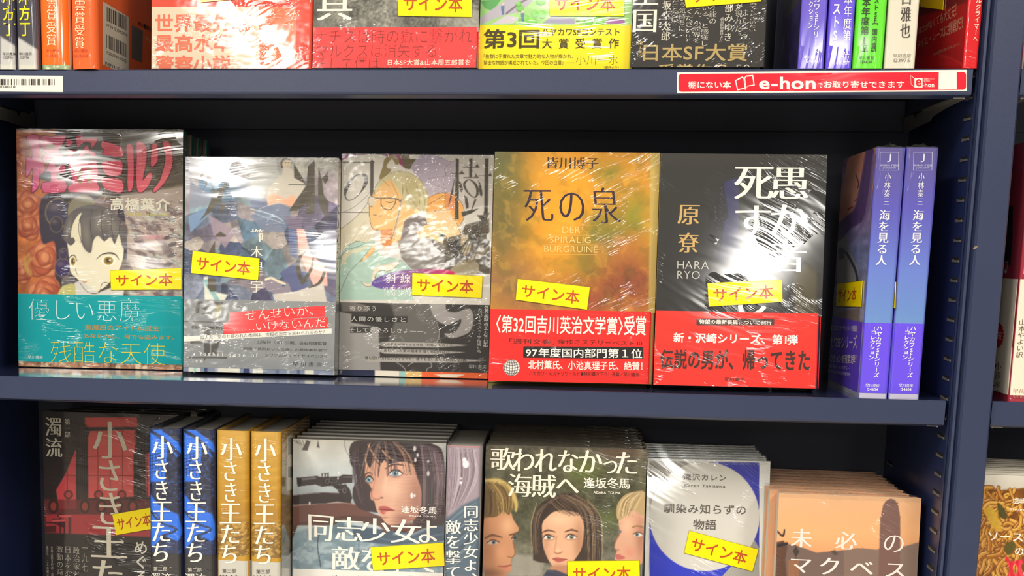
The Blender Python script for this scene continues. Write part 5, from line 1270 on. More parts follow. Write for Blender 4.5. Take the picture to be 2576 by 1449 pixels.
# glasses and features
P.line([(640, 790), (760, 800), (950, 800), (1040, 840)], 18, (84, 78, 66)); P.line([(730, 800), (740, 920), (820, 980), (900, 970), (960, 880), (965, 810)], 14, (84, 78, 66))
P.ell(580, 850, 60, 80, (206, 190, 166), 1); P.line([(640, 790), (560, 770), (520, 830), (545, 920), (590, 930)], 8, LN)
P.line([(820, 850), (880, 870), (930, 850)], 10, LN); P.ell(1310, 1010, 40, 60, (226, 190, 140)); P.line([(1330, 960), (1360, 1000), (1340, 1060)], 6, LN)
# second head, dark wavy hair
P.poly([(1090, 1260), (1120, 1160), (1230, 1080), (1330, 1060), (1450, 1120), (1480, 1240), (1400, 1260), (1330, 1330), (1300, 1420), (1200, 1500), (1050, 1600), (1060, 1400)], (118, 108, 104), soft=2, smooth=4)
P.poly([(1330, 1340), (1420, 1250), (1600, 1180), (1900, 1160), (1960, 1200), (2020, 1350), (2000, 1560), (1900, 1700), (1700, 1740), (1500, 1640), (1340, 1500)], (224, 190, 140), soft=2, smooth=4)
for k in range(6): P.line([(1130 + 50 * k, 1330 - 20 * k), (1180 + 50 * k, 1240 - 15 * k), (1260 + 40 * k, 1200 - 10 * k)], 8, (80, 72, 70), .8, 1.2)
P.line([(1590, 1360), (1680, 1370), (1790, 1420)], 12, LN); P.ell(1720, 1400, 46, 30, (104, 124, 130)); P.ell(1720, 1400, 18, 20, (40, 44, 50)); P.line([(1960, 1200), (2020, 1360), (2010, 1450)], 7, LN); P.ell(1380, 1370, 50, 50, (220, 180, 130)); P.line([(1340, 1400), (1370, 1320), (1430, 1320)], 6, LN)
# dark hair masses, lower right
P.k = 'c2'
P.poly([(1750, 60), (2030, 0), (2100, -160), (2480, -260), (2500, 640), (2300, 640), (2200, 620), (1900, 640), (1740, 560), (1700, 300)], (92, 84, 72), soft=3)
for (pl, c) in (([(2030, 0), (2150, 60), (2190, 250), (2060, 320)], (178, 160, 128)), ([(1860, 560), (2060, 420), (2300, 460), (2260, 640), (1900, 640)], (150, 138, 112)), ([(2120, 430), (2300, 250), (2480, 200), (2380, 330), (2200, 460)], (130, 118, 94)), ([(1800, 160), (1960, 90), (2020, 200), (1900, 300)], (60, 56, 52))): P.poly(pl, c, 1, 2, smooth=4)
for k in range(9): P.line([(1760 + 60 * k, 560 - 20 * k), (1900 + 55 * k, 330 - 40 * k), (2160 + 30 * k, 100 - 60 * k)], (8, 20, 5), (54, 50, 48), .7, 1.5)
P.poly([(1000, 100), (1500, 40), (1760, 160), (1760, 560), (1400, 570), (1200, 560), (1060, 380)], (128, 122, 116), soft=4)
P.poly([(2440, 0), (2500, -40), (2500, 120), (2440, 60)], (220, 214, 200))
# shirt
P.poly([(60, 400), (180, 180), (320, 110), (470, 130), (620, 90), (700, 330), (1040, 400), (1230, 560), (1260, 1060), (60, 1060)], (164, 190, 176), soft=2)
P.poly([(600, 130), (650, 250), (540, 360), (380, 470), (500, 320)], (220, 166, 98), soft=1.5)
for l_ in ([(320, 110), (470, 130), (350, 200), (170, 250), (90, 360), (80, 480)], [(60, 960), (200, 640), (380, 440), (560, 230)], [(620, 130), (560, 220), (400, 440)], [(1050, 420), (1180, 560)], [(60, 400), (150, 230), (320, 110)]): P.line(l_, 7, (92, 106, 92), .9, 1)
P.poly([(80, 500), (110, 360), (170, 280), (300, 240), (500, 180), (560, 160), (420, 260), (240, 320), (160, 420), (180, 480), (130, 470)], (206, 198, 168), soft=1.5, smooth=3)
P.poly([(1020, 430), (1000, 500), (860, 590), (740, 580), (650, 640), (620, 760), (560, 840), (470, 830), (410, 760), (480, 790), (570, 780), (590, 640), (660, 510), (800, 490), (940, 440)], (212, 200, 176), soft=1.5, smooth=3)
P.line([(1020, 430), (1000, 500), (860, 590), (740, 580), (650, 640), (620, 760), (560, 840), (470, 830), (410, 760)], 6, LN, .9, 1)
m_ = P.poly([(575, 810), (640, 720), (820, 640), (1100, 580), (1500, 560), (1800, 570), (1940, 640), (1900, 760), (1500, 860), (1000, 890), (700, 870)], smooth=4)
P.grad([(0, (92, 76, 150)), (.5, (140, 90, 140)), (1, (196, 40, 90))], (575, 800), (1900, 640), mask=m_)
# big title character at the right
P.k = 'c1'
T_ = (70, 64, 56)
for pl in ([(1940, 148), (1994, 148), (1988, 1145), (1926, 1145)], [(1860, 392), (2080, 392), (2080, 405), (1860, 405)], [(1995, 400), (2040, 345), (2082, 404)], [(1930, 430), (1900, 700), (1810, 990), (1840, 820), (1890, 600)], [(1990, 510), (2040, 560), (2060, 680), (2040, 700), (2020, 690), (1990, 560)],
           [(2158, 150), (2214, 150), (2205, 460), (2160, 460)], [(2060, 290), (2325, 290), (2325, 302), (2060, 302)], [(2255, 292), (2290, 235), (2328, 298)], [(2070, 456), (2310, 456), (2310, 470), (2070, 470)], [(2240, 460), (2265, 400), (2310, 462)],
           [(2080, 745), (2130, 790), (2150, 900), (2150, 960), (2110, 970), (2095, 880)], [(2250, 800), (2280, 820), (2200, 1000), (2190, 990)], [(2030, 1020), (2320, 960), (2200, 1040), (2050, 1095)],
           [(2415, 150), (2475, 150), (2460, 1040), (2380, 1100), (2400, 1030)], [(2310, 430), (2520, 430), (2520, 440), (2310, 440)], [(2470, 430), (2500, 375), (2530, 436)], [(2305, 500), (2350, 570), (2378, 720), (2360, 775), (2330, 740), (2320, 620)], [(2280, 1065), (2400, 1075), (2490, 1030), (2430, 1160), (2370, 1180)]):
    P.poly(pl, T_)
P.line([(2130, 500), (2180, 500), (2260, 570), (2300, 680), (2270, 770), (2210, 770), (2120, 680), (2080, 570), (2130, 500)], (16, 20, 40, 50, 26, 14, 30, 44, 16), T_)
P.build()
P = Pic(B3, 'front', (0, B3.h * .026, B3.w, B3.h * .334), .7, 'band_picture', .34, B3.bandobj); P.k = 'bc'
P.fill((60, 56, 54)); P.poly([(1300, 110), (1400, 130), (1400, 200), (1620, 240), (1640, 620), (1290, 620)], (150, 146, 142), soft=3)
P.poly([(1310, 0), (1520, 60), (1520, 110), (1320, 110)], (110, 104, 100), soft=3); P.poly([(1720, 30), (2060, 20), (2120, 330), (2090, 400), (1700, 360), (1760, 180)], (98, 94, 90), soft=6)
P.poly([(2040, 15), (2160, 30), (2180, 100), (2260, 115), (2370, 85), (2400, 170), (2380, 260), (2330, 300), (2220, 330), (2160, 290), (2230, 290), (2280, 240), (2300, 170), (2200, 220), (2110, 190), (2060, 120)], (150, 144, 140), soft=1.5, smooth=3)
P.line([(2100, 200), (2120, 300), (2080, 400)], 6, (150, 144, 140))
for y_, x0_, x1_ in ((385, 1600, 2370), (442, 1610, 2330), (510, 1480, 2500)): P.poly([(x0_, y_ - 10), (x0_ + 60, y_ - 26), (x1_ - 260, y_ - 16), (x1_, y_ + 2), (x1_ - 260, y_ + 20), (x0_ + 60, y_ + 12)], (166, 160, 152), soft=1.5)
P.poly([(1400, 142), (1860, 148), (1860, 200), (1400, 198)], (44, 42, 42), .8); P.poly([(1390, 232), (1570, 232), (1570, 285), (1390, 285)], (44, 42, 42), .8)
for l_ in ([(1760, 520), (1830, 570), (1850, 620)], [(1860, 560), (1900, 530), (1960, 520)], [(2040, 520), (2060, 560), (2020, 580), (2020, 620)], [(1880, 590), (1890, 625)]): P.line(l_, 5, (166, 160, 154))
P.build('crinkle')
P = Pic(B3, 'front', (0, 0, B3.w, B3.h * .028), .8); P.k = 'bc'
P.fill((40, 44, 70))
for x0_, x1_, c in ((1590, 1795, (222, 214, 196)), (1795, 1845, (150, 190, 180)), (1845, 1975, (212, 176, 110)), (1975, 2600, (224, 96, 50))): P.poly([(x0_, 560), (x1_, 560), (x1_, 700), (x0_, 700)], c)
P.poly([(2080, 625), (2340, 625), (2260, 650), (2140, 650)], (226, 214, 190)); P.build()

# ---- marbled orange and green cover
P = Pic(B4, 'front', (0, B4.h * .31, B4.w, B4.h)); P.k = 'E'
P.fill((206, 140, 34))
wx = P.X + 26 * (fbm(P.X, P.Y, 60, 2) - .5) * 2; wy = P.Y + 26 * (fbm(P.X, P.Y, 60, 31) - .5) * 2
def gl_(cx, cy, rx, ry, c, a=1):
    cx, cy = P.cv([(cx, cy)])[0]; rx, ry = P.sc(rx), P.sc(ry)
    P.mixin(np.exp(-(((wx - cx) / rx) ** 2 + ((wy - cy) / ry) ** 2)) * a, c)
gl_(1300, 250, 330, 330, (236, 156, 30)); gl_(1250, 560, 180, 200, (240, 158, 34)); gl_(1560, 90, 260, 120, (198, 138, 40), .8)
gl_(930, 130, 170, 330, (96, 96, 56)); gl_(940, 480, 130, 260, (110, 96, 52)); gl_(960, 800, 260, 160, (140, 100, 66), .9); gl_(1600, 250, 150, 130, (184, 130, 40), .6)
gl_(1600, 480, 180, 100, (150, 128, 40), .8); gl_(1500, 560, 120, 80, (96, 110, 44), .8); gl_(1420, 720, 120, 100, (120, 120, 40), .7); gl_(1540, 200, 60, 60, (104, 112, 40), .7); gl_(1690, 420, 60, 100, (110, 130, 40), .6)
gl_(1640, 800, 220, 180, (132, 66, 44), .95); gl_(1450, 900, 260, 90, (146, 72, 46), .9); gl_(1120, 930, 200, 60, (150, 96, 60), .8); gl_(1600, 650, 120, 70, (176, 110, 52), .7)
P.mixin(np.clip((fbm(wx, wy, 30, 6) - .52) * 6, 0, 1) * .22, (80, 84, 30)); P.mixin(np.clip((fbm(wx, wy, 22, 16) - .55) * 6, 0, 1) * .22, (250, 190, 70))
P.mixin(np.clip((fbm(wx, wy, 9, 26) - .5) * 6, 0, 1) * .22 * np.clip((P.Y - 640) / 60, 0, 1) * np.clip((P.X - 1480) / 60, 0, 1), (70, 36, 30))
P.poly([(1775, 60), (1850, 60), (1850, 1000), (1765, 1000)], (186, 164, 92), .8, 3)
P.build()

# ---- black cover with the blue tower
P = Pic(B5, 'front', (0, B5.h * .31, B5.w, B5.h)); P.k = 'F'
P.grad([(0, (46, 46, 44)), (.5, (40, 40, 42)), (1, (30, 30, 32))], (100, 80), (200, 850))
m_ = P.poly([(355, 205), (400, 190), (420, 190), (425, 600), (330, 600), (300, 560)], soft=3)
P.grad([(0, (58, 58, 140)), (.6, (70, 74, 150)), (1, (44, 48, 90))], (400, 200), (380, 600), .9, m_)
P.poly([(345, 200), (262, 430), (330, 580), (352, 400), (372, 380)], (34, 36, 46), soft=2)
for i in range(9):
    for j in range(12):
        t_ = i / 9; x = 345 - 80 * t_ * (j + 1) / 12 * .9 - 4 + j * 3; y = 215 + 210 * (j + 1) / 12 + 130 * t_ * (j + 1) / 12
        P.ell(x, y, 2.2, 1.5, (150, 156, 170), .55, .6)
P.poly([(690, 660), (750, 600), (800, 640), (800, 850), (690, 850)], (104, 90, 52), .8, 8); P.glow(740, 700, 60, 90, (122, 104, 50), .5)
P.grad([(0, (64, 60, 54)), (1, (40, 40, 40))], (40, 80), (40, 140), .5)
P.build()

# ---- J collection covers (left face) and spine gradients
P = Pic(J1, 'front', region(J1, 'front', 2060, 350, 2215, 1010)); P.k = 'F'
P.grad([(0, (130, 104, 150)), (.3, (160, 130, 172)), (.6, (122, 130, 180)), (1, (160, 166, 190))], (900, 60), (900, 880))
P.noise(16, .25, 3)
P.poly([(960, 90), (1085, 30), (1085, 210), (1000, 400), (920, 410), (905, 300), (940, 180)], (214, 146, 124), soft=4, smooth=4)
P.line([(1060, 60), (1035, 250), (1010, 360), (940, 420), (880, 520), (880, 700)], (40, 60, 70, 60, 50, 40), (92, 66, 120), soft=5); P.line([(1080, 80), (1060, 260), (1030, 400), (960, 500)], 16, (132, 110, 160), .8, 3)
P.line([(955, 340), (975, 330)], 8, (130, 50, 60)); P.line([(985, 300), (1000, 290)], 5, (110, 60, 60)); P.line([(990, 170), (1005, 215), (998, 240)], 5, (90, 50, 56))
P.poly([(900, 500), (950, 470), (960, 540), (1000, 620), (1010, 700), (900, 700)], (150, 150, 150), soft=3); P.line([(915, 530), (950, 560), (990, 640), (1000, 700)], 12, (60, 64, 84)); P.poly([(905, 540), (930, 530), (935, 580), (910, 590)], (56, 60, 78))
P.poly([(870, 850), (1010, 820), (1010, 900), (870, 900)], (136, 124, 120), soft=5)
P.build()
for bk, dx in ((J1, 0), (J2, 163)):
    P = Pic(bk, 'spine', (.2, 57, bk.t - .2, bk.h - .2), .8, 'spine_picture', .07); P.k = 'F'
    P.grad([(0, (92, 84, 140)), (.35, (92, 88, 178)), (.7, (104, 124, 200)), (1, (104, 140, 196))], (1150 + dx, 40), (1080 + dx, 890))
    P.build()
    P = Pic(bk, 'spine', (.2, 0, bk.t - .2, 4), .8, 'spine_picture', .07); P.fill((190, 186, 206)); P.build()

# ---- stone texture, garden
P = Pic(T3, 'front', region(T3, 'front', 780, -70, 1215, 80)); P.fill((112, 110, 102)); P.noise(34, .5, 2); P.noise(5, .45, 7); P.mixin(np.clip((fbm(P.X, P.Y, 70, 5) - .42) * 5, 0, 1) * .55, (176, 172, 160)); P.mixin(np.clip((850 - P.X) / 60, 0, 1) * .5, (54, 52, 50)); P.build()
P = Pic(T4, 'front', region(T4, 'front', 1195, -70, 1590, 72)); P.k = 'B'
P.fill((156, 204, 124)); P.noise(30, .12, 3)
P.poly([(1370, -60), (1600, -60), (1640, 20), (1560, 100), (1370, 160)], (150, 200, 120)); P.poly([(1380, 10), (1560, -20), (1480, 90), (1420, 70)], (90, 160, 90), soft=2)
P.poly([(1580, 0), (1880, -60), (1700, 100), (1590, 120), (1500, 150), (1380, 200), (1370, 150)], (176, 170, 182), soft=2); P.line([(1590, 110), (1710, 20), (1860, -60)], 14, (112, 96, 112), soft=2)
P.poly([(1600, 120), (1700, 150), (1640, 190), (1460, 200)], (196, 190, 196)); P.poly([(1880, 190), (1960, 130), (2140, 150), (2150, 195)], (150, 146, 170)); P.poly([(2380, 190), (2420, 150), (2540, 155), (2560, 195)], (150, 90, 150)); P.poly([(2160, 140), (2310, 140), (2305, 170), (2160, 170)], (220, 226, 216)); P.line([(2160, 172), (2310, 168), (2320, 145)], 8, (70, 60, 60), smooth=0)
for (x, y, r) in ((1700, 60, 30), (1690, 30, 22), (1820, 110, 30), (1880, 112, 34), (1870, 0, 40), (1740, 160, 50), (1800, 170, 38), (2260, 175, 30), (2200, 185, 24), (2330, 150, 26), (2350, 175, 34)): P.ell(x, y + 8, r * 1.05, r, (84, 130, 72), .8); P.ell(x, y, r, r * .9, (110, 190, 76)); P.glow(x - r * .3, y - r * .3, r * .5, r * .4, (160, 220, 110), .8)
for (x, y) in ((1562, 60), (1722, 120)): P.ell(x, y - 26, 10, 12, (206, 196, 170)); P.poly([(x - 16, y - 12), (x + 14, y - 14), (x + 10, y + 60), (x - 8, y + 60)], (92, 112, 150))
P.build()
# diagonal dark/silver spines
for bk, dx in ((SA, -147), (SB, 0)):
    P = Pic(bk, 'spine', (.1, 0, bk.t - .1, 190), .9, 'spine_picture', .07); P.k = 'L5'
    P.fill((66, 64, 76)); P.poly([(150 + dx, 330), (345 + dx, 455), (345 + dx, 640), (150 + dx, 640)], (190, 188, 184), soft=5); P.poly([(150 + dx, 590), (345 + dx, 590), (345 + dx, 660), (150 + dx, 660)], (206, 204, 190), .8, 4); P.poly([(320 + dx, -200), (370 + dx, -200), (370 + dx, 700), (335 + dx, 700)], (112, 78, 78), .7, 3); P.build()
P = Pic(SC_, 'spine', (.1, 0, SC_.t - .1, 3.6), .6, 'spine_picture', .07); P.fill((150, 170, 130)); P.noise(12, .4, 3); P.mixin(np.clip((fbm(P.X, P.Y, 8, 8) - .6) * 9, 0, 1), (226, 220, 190)); P.build()
P = Pic(P1, 'front', region(P1, 'front', 1960, -20, 2020, 180)); P.k = 'C'; P.fill((66, 56, 110)); P.poly([(1040, -40), (1160, -40), (1130, 20), (1060, 130)], (90, 88, 84), soft=4); P.noise(20, .2, 3); P.build()
P = Pic(Rd, 'front', region(Rd, 'front', 2290, -20, 2445, 180)); P.k = 'K1'; P.fill((176, 22, 30)); P.poly([(360, -60), (730, -200), (740, 20), (360, 130)], (104, 26, 30), .8, 4); P.poly([(360, 420), (560, 400), (720, 480), (360, 500)], (204, 26, 34), .8, 8); P.line([(540, 400), (640, 430), (720, 480)], 14, (220, 60, 54), .6, 4); P.build()

# ---- curtained red window
P = Pic(R1, 'front', region(R1, 'front', 85, 1030, 400, 1449)); P.k = 'G'
P.fill((48, 42, 40)); P.noise(40, .15, 3)
m_ = P.poly([(620, 290), (1000, 290), (1005, 360), (622, 362)], (196, 74, 70), soft=2)
P.poly([(640, 440), (660, 390), (990, 380), (1000, 470), (975, 560), (975, 870), (645, 880)], (204, 84, 80), soft=2, smooth=0)
P.poly([(1060, 560), (1130, 520), (1130, 870), (1070, 870)], (190, 74, 72), soft=2)
P.poly([(555, 520), (556, 960), (430, 960), (410, 820), (480, 700)], (198, 70, 74), soft=2)
for x in (715, 805, 895): P.line([(x, 380), (x, 880)], 5, (120, 44, 44), smooth=0)
for y in (575, 715): P.line([(640, y), (980, y)], 5, (120, 44, 44), smooth=0); P.line([(470, y), (555, y)], 5, (120, 44, 44), smooth=0)
P.line([(492, 660), (492, 960)], 5, (90, 36, 38), smooth=0)
for x in (500, 720, 890): P.ell(x, 855, 34, 34, (88, 36, 38), .9); P.ell(x, 855, 20, 20, (170, 66, 62), .9); P.line([(x, 880), (x, 930)], 8, (80, 36, 38))
for k in range(10): P.line([(560 + 9 * k, 300 + 6 * k), (570 + 8 * k, 700), (565 + 8 * k, 900)], 5, (74, 50, 46) if k % 2 else (34, 30, 30), .9, 1.2)
for k in range(14): P.line([(450 + 12 * k, 300), (440 + 8 * k, 500), (420 - 6 * k, 740 - 4 * k), (350 - 2 * k, 900 - 10 * k)], 6, (64, 44, 42) if k % 2 else (40, 34, 34), .8, 1.5)
for k in range(9): P.line([(985 + 12 * k, 400), (990 + 11 * k, 650), (985 + 11 * k, 890)], 6, (70, 48, 44) if k % 2 else (38, 32, 32), .9, 1.2)
P.poly([(300, 890), (1100, 890), (1100, 1010), (300, 1010)], (108, 44, 44), .8, 5)
for x in (390, 620, 740, 860, 970): P.ell(x, 940, 38, 50, (52, 36, 36), .9); P.ell(x, 940, 22, 32, (150, 62, 52), .9)
P.poly([(290, 1000), (1100, 1000), (1100, 1165), (290, 1130)], (166, 54, 58), .95, 3)
for pl in ([(300, 1090), (410, 1080), (410, 1130), (300, 1130)], [(380, 1030), (470, 1030), (470, 1100), (380, 1060)], [(420, 1000), (520, 1000), (520, 1140), (500, 1140), (500, 1020), (420, 1020)]): P.poly(pl, (70, 34, 36), .9)
for l_ in ([(300, 1060), (400, 1060)], [(470, 1040), (470, 1140)], [(330, 980), (330, 1120)], [(440, 1000), (440, 1130)]): P.line(l_, 10, (52, 32, 34), .9, smooth=0)
P.poly([(430, 1005), (520, 1003), (522, 1018), (432, 1020)], (196, 84, 84)); P.poly([(380, 1040), (475, 1035), (478, 1050), (382, 1055)], (196, 84, 84))
P.build()
# ---- spines of the bottom row
for i, bk in enumerate(ROWB):
    ox_ = (0, 251, 502, 750)[i]
    P = Pic(bk, 'spine', (.1, bk.h * .46, bk.t - .1, bk.h - .2), .7, 'spine_picture', .07); P.k = 'G'
    X_ = lambda pts: [(a + ox_, c) for a, c in pts]
    if i < 2:
        P.fill((36, 40, 62)); P.noise(10, .4, 3)
        for pl in ([(1095, 380), (1180, 380), (1230, 440), (1220, 560), (1200, 760), (1095, 760)], [(1200, 400), (1300, 470), (1330, 560), (1290, 580), (1210, 470)], [(1095, 850), (1160, 930), (1300, 1000), (1330, 1130), (1300, 1200), (1200, 1150), (1095, 1260)]): P.poly(X_(pl), (40, 104, 214), soft=2)
        for k in range(6): P.line(X_([(1100, 570 + 24 * k), (1200, 540 + 26 * k)]), 7, (36, 46, 84), .9, 1)
        for k in range(4): P.line(X_([(1115 + 24 * k, 560), (1110 + 24 * k, 720)]), 6, (36, 46, 84), .8, 1)
        P.line(X_([(1100, 390), (1180, 440), (1250, 500), (1320, 580)]), 24, (30, 34, 50), .9); P.line(X_([(1100, 980), (1180, 1060), (1290, 1110), (1170, 1160)]), 16, (36, 44, 66), .9)
        P.line(X_([(1100, 985), (1150, 1000), (1180, 1060)]), 8, (30, 36, 54), .9); P.poly(X_([(1095, 1250), (1190, 1210), (1330, 1190), (1330, 1350), (1095, 1350)]), (40, 48, 80), soft=3)
        P.mixin(np.clip((fbm(P.X, P.Y, 6, 4) - .58) * 8, 0, 1) * .35, (70, 120, 220))
    else:
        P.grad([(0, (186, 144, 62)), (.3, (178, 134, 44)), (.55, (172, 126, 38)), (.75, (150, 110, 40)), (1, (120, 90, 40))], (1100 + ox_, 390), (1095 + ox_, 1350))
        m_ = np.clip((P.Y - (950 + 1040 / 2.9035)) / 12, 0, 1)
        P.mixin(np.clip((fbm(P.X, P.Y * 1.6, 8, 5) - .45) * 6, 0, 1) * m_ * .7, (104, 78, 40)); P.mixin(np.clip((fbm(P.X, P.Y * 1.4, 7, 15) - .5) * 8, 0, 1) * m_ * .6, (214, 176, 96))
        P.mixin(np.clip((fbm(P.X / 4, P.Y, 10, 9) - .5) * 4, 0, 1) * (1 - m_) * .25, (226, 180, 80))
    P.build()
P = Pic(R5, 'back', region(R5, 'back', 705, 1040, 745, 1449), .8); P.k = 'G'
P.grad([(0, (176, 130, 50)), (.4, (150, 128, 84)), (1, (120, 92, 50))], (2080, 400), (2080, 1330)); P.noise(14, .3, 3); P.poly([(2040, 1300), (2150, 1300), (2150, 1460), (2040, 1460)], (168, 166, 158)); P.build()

# ---- painted woman with the scope
def hairs(P, n, a, b, w, cols, seed, al=.7, mask=None, bow=0.0):
    """n strands interpolated between the two guide curves a and b"""
    r = np.random.RandomState(seed); a = np.array(a, float); b = np.array(b, float)
    for k in range(n):
        t = r.rand(); c = a * (1 - t) + b * t + r.uniform(-8, 8, a.shape)
        P.line(c.tolist(), (w * .4, w * r.uniform(.5, 1.3), w * .3), cols[k % len(cols)], al * r.uniform(.5, 1), 1.2, smooth=4, mask=mask)
P = Pic(R6, 'front', region(R6, 'front', 725, 1095, 1130, 1449)); P.k = 'H'
P.grad([(0, (206, 202, 192)), (.35, (176, 182, 184)), (.6, (150, 160, 166)), (1, (170, 180, 184))], (200, 290), (240, 1000)); P.noise(60, .12, 3)
P.poly([(40, 950), (330, 880), (700, 960), (1120, 900), (1120, 1240), (40, 1220)], (112, 134, 146), soft=10); P.noise(30, .16, 9, mask=np.clip((P.Y - 1310) / 40, 0, 1))
P.mixin(np.clip((fbm(P.X, P.Y * 1.5, 26, 19) - .5) * 5, 0, 1) * np.clip((P.Y - 1330) / 20, 0, 1) * .6, (178, 192, 198))
P.line([(235, 960), (220, 1040), (245, 1200)], 7, (50, 60, 70)); P.line([(510, 1030), (510, 1190)], 5, (70, 80, 90)); P.ell(365, 910, 50, 60, (80, 100, 112), .8, 8)
for l_ in ([(145, 300), (110, 370), (150, 375), (170, 310)], [(225, 300), (215, 350), (235, 355)]): P.poly(l_, (70, 64, 60), .9, 3)
for k in range(5): P.line([(50 + 22 * k, 300), (80 + 16 * k, 320 + 10 * k)], 6, (80, 74, 70), .6)
P.line([(410, 300), (420, 370), (450, 420)], 6, (120, 120, 120), .8)
# coat, rifle stock
P.poly([(40, 760), (440, 740), (560, 800), (700, 850), (860, 900), (1120, 820), (1120, 940), (800, 980), (640, 900), (400, 860), (330, 900), (80, 900), (44, 1000)], (78, 50, 46), soft=3)
P.poly([(44, 760), (460, 745), (560, 790), (640, 840), (420, 830), (200, 860), (44, 900)], (98, 62, 56), soft=3); P.line([(44, 765), (300, 740), (460, 748), (620, 800)], 8, (150, 116, 106), .8, 2)
P.poly([(460, 900), (900, 960), (1120, 830), (1120, 1010), (760, 1040), (480, 1010)], (62, 80, 98), soft=4); P.line([(760, 960), (900, 960), (1120, 850)], 18, (120, 140, 156), .8, 4); P.line([(620, 980), (800, 1010), (1110, 960)], 10, (96, 118, 136), .7, 4)
# barrel, scope
P.poly([(44, 690), (260, 670), (460, 680), (465, 715), (280, 745), (44, 755)], (44, 34, 38), soft=2); P.line([(50, 690), (250, 668), (440, 676)], 6, (110, 96, 100), .8)
P.poly([(72, 565), (215, 552), (250, 560), (380, 555), (400, 542), (466, 545), (466, 600), (400, 605), (370, 618), (250, 628), (205, 612), (80, 628)], (52, 44, 48), soft=1.5)
P.poly([(110, 568), (210, 560), (212, 574), (112, 584)], (112, 104, 106), .9); P.poly([(90, 572), (108, 568), (110, 622), (92, 624)], (24, 20, 24)); P.line([(400, 560), (462, 560)], 8, (110, 100, 104), .8)
P.poly([(248, 535), (300, 530), (302, 562), (250, 565)], (70, 62, 64)); P.poly([(258, 538), (270, 537), (270, 560), (258, 560)], (190, 190, 190), .9); P.poly([(280, 537), (290, 536), (290, 558), (280, 558)], (190, 190, 190), .9)
P.ell(292, 590, 30, 30, (34, 28, 32)); P.ell(290, 588, 20, 20, (78, 70, 72)); P.ell(290, 590, 10, 10, (40, 34, 38))
P.poly([(320, 618), (420, 610), (450, 650), (462, 700), (455, 745), (350, 730), (380, 680), (360, 650)], (44, 36, 40), soft=2); P.ell(410, 655, 16, 22, (90, 82, 84)); P.ell(412, 655, 8, 12, (36, 30, 34))
# hair back mass
P.poly([(455, 330), (560, 300), (900, 300), (1040, 330), (1110, 420), (1120, 860), (1050, 900), (960, 920), (900, 900), (860, 840), (560, 800), (480, 740), (470, 640), (510, 560), (450, 460)], (56, 42, 46), soft=2.5, smooth=3)
P.poly([(930, 330), (1060, 350), (1120, 470), (1120, 640), (1000, 560), (950, 440)], (98, 78, 88), .8, 8)
hairs(P, 46, [(900, 310), (930, 560), (930, 860)], [(1090, 400), (1115, 620), (1080, 860)], 9, [(116, 94, 102), (36, 28, 32), (146, 124, 128), (70, 54, 60)], 3)
# face
F_ = (206, 156, 130)
P.poly([(560, 440), (640, 400), (860, 440), (920, 560), (950, 660), (945, 780), (900, 860), (820, 890), (740, 900), (700, 880), (670, 840), (640, 800), (620, 730), (600, 720), (590, 680), (600, 640), (560, 560)], F_, soft=2, smooth=4)
P.grad([(0, (196, 142, 118)), (.5, (212, 166, 142)), (1, (150, 102, 88))], (600, 600), (950, 700), .75, P.poly([(560, 440), (640, 400), (860, 440), (920, 560), (950, 660), (945, 780), (900, 860), (820, 890), (740, 900), (700, 880), (670, 840), (640, 800), (620, 730), (600, 720), (590, 680), (600, 640), (560, 560)], smooth=4))
P.glow(740, 640, 70, 60, (226, 184, 160), .7); P.glow(820, 860, 60, 40, (120, 78, 70), .6); P.glow(910, 720, 40, 120, (150, 104, 92), .7); P.glow(700, 600, 14, 70, (226, 186, 164), .5, 8); P.glow(640, 690, 26, 16, (214, 150, 130), .8)
P.poly([(640, 860), (700, 900), (820, 890), (900, 880), (860, 940), (760, 930), (690, 960)], (96, 58, 52), .7, 5)
P.line([(606, 640), (600, 690), (622, 716), (655, 716)], 7, (140, 86, 70), .8, 2); P.ell(672, 706, 12, 6, (110, 62, 54), .8, 2); P.line([(628, 560), (612, 640), (604, 676)], 6, (164, 112, 92), .6, 2)
for (x, y, w) in ((770, 535, 46), (584, 578, 26)):
    P.ell(x, y, w * 1.15, 30, (150, 96, 80), .6, 6); P.ell(x, y, w, 22, (220, 214, 208)); P.ell(x - 2, y, 23 if w > 30 else 18, 22, (92, 130, 150)); P.ell(x - 2, y, 15, 15, (140, 176, 190), .7); P.ell(x - 2, y, 9, 9, (22, 24, 30)); P.ell(x + 4, y - 7, 4, 4, (236, 240, 240))
    P.line([(x - w * 1.05, y + 4), (x - w * .4, y - 22), (x + w * .4, y - 22), (x + w * 1.15, y + 2)], (5, 10, 12, 6), (52, 30, 28)); P.line([(x - w, y + 8), (x, y + 24), (x + w, y + 6)], 4, (120, 70, 62), .8)
P.line([(700, 500), (760, 470), (830, 478)], (8, 15, 5), (74, 46, 42), .9, 2); P.line([(548, 548), (580, 530), (606, 540)], (6, 12, 5), (74, 46, 42), .9, 2)
P.poly([(652, 770), (690, 765), (715, 770), (760, 795), (715, 800), (690, 822), (666, 812), (660, 795)], (168, 82, 78), soft=2, smooth=3); P.line([(652, 790), (700, 792), (762, 796)], 5, (96, 42, 44), .9); P.glow(700, 806, 20, 8, (220, 150, 140), .7); P.glow(690, 846, 30, 8, (150, 100, 86), .6)
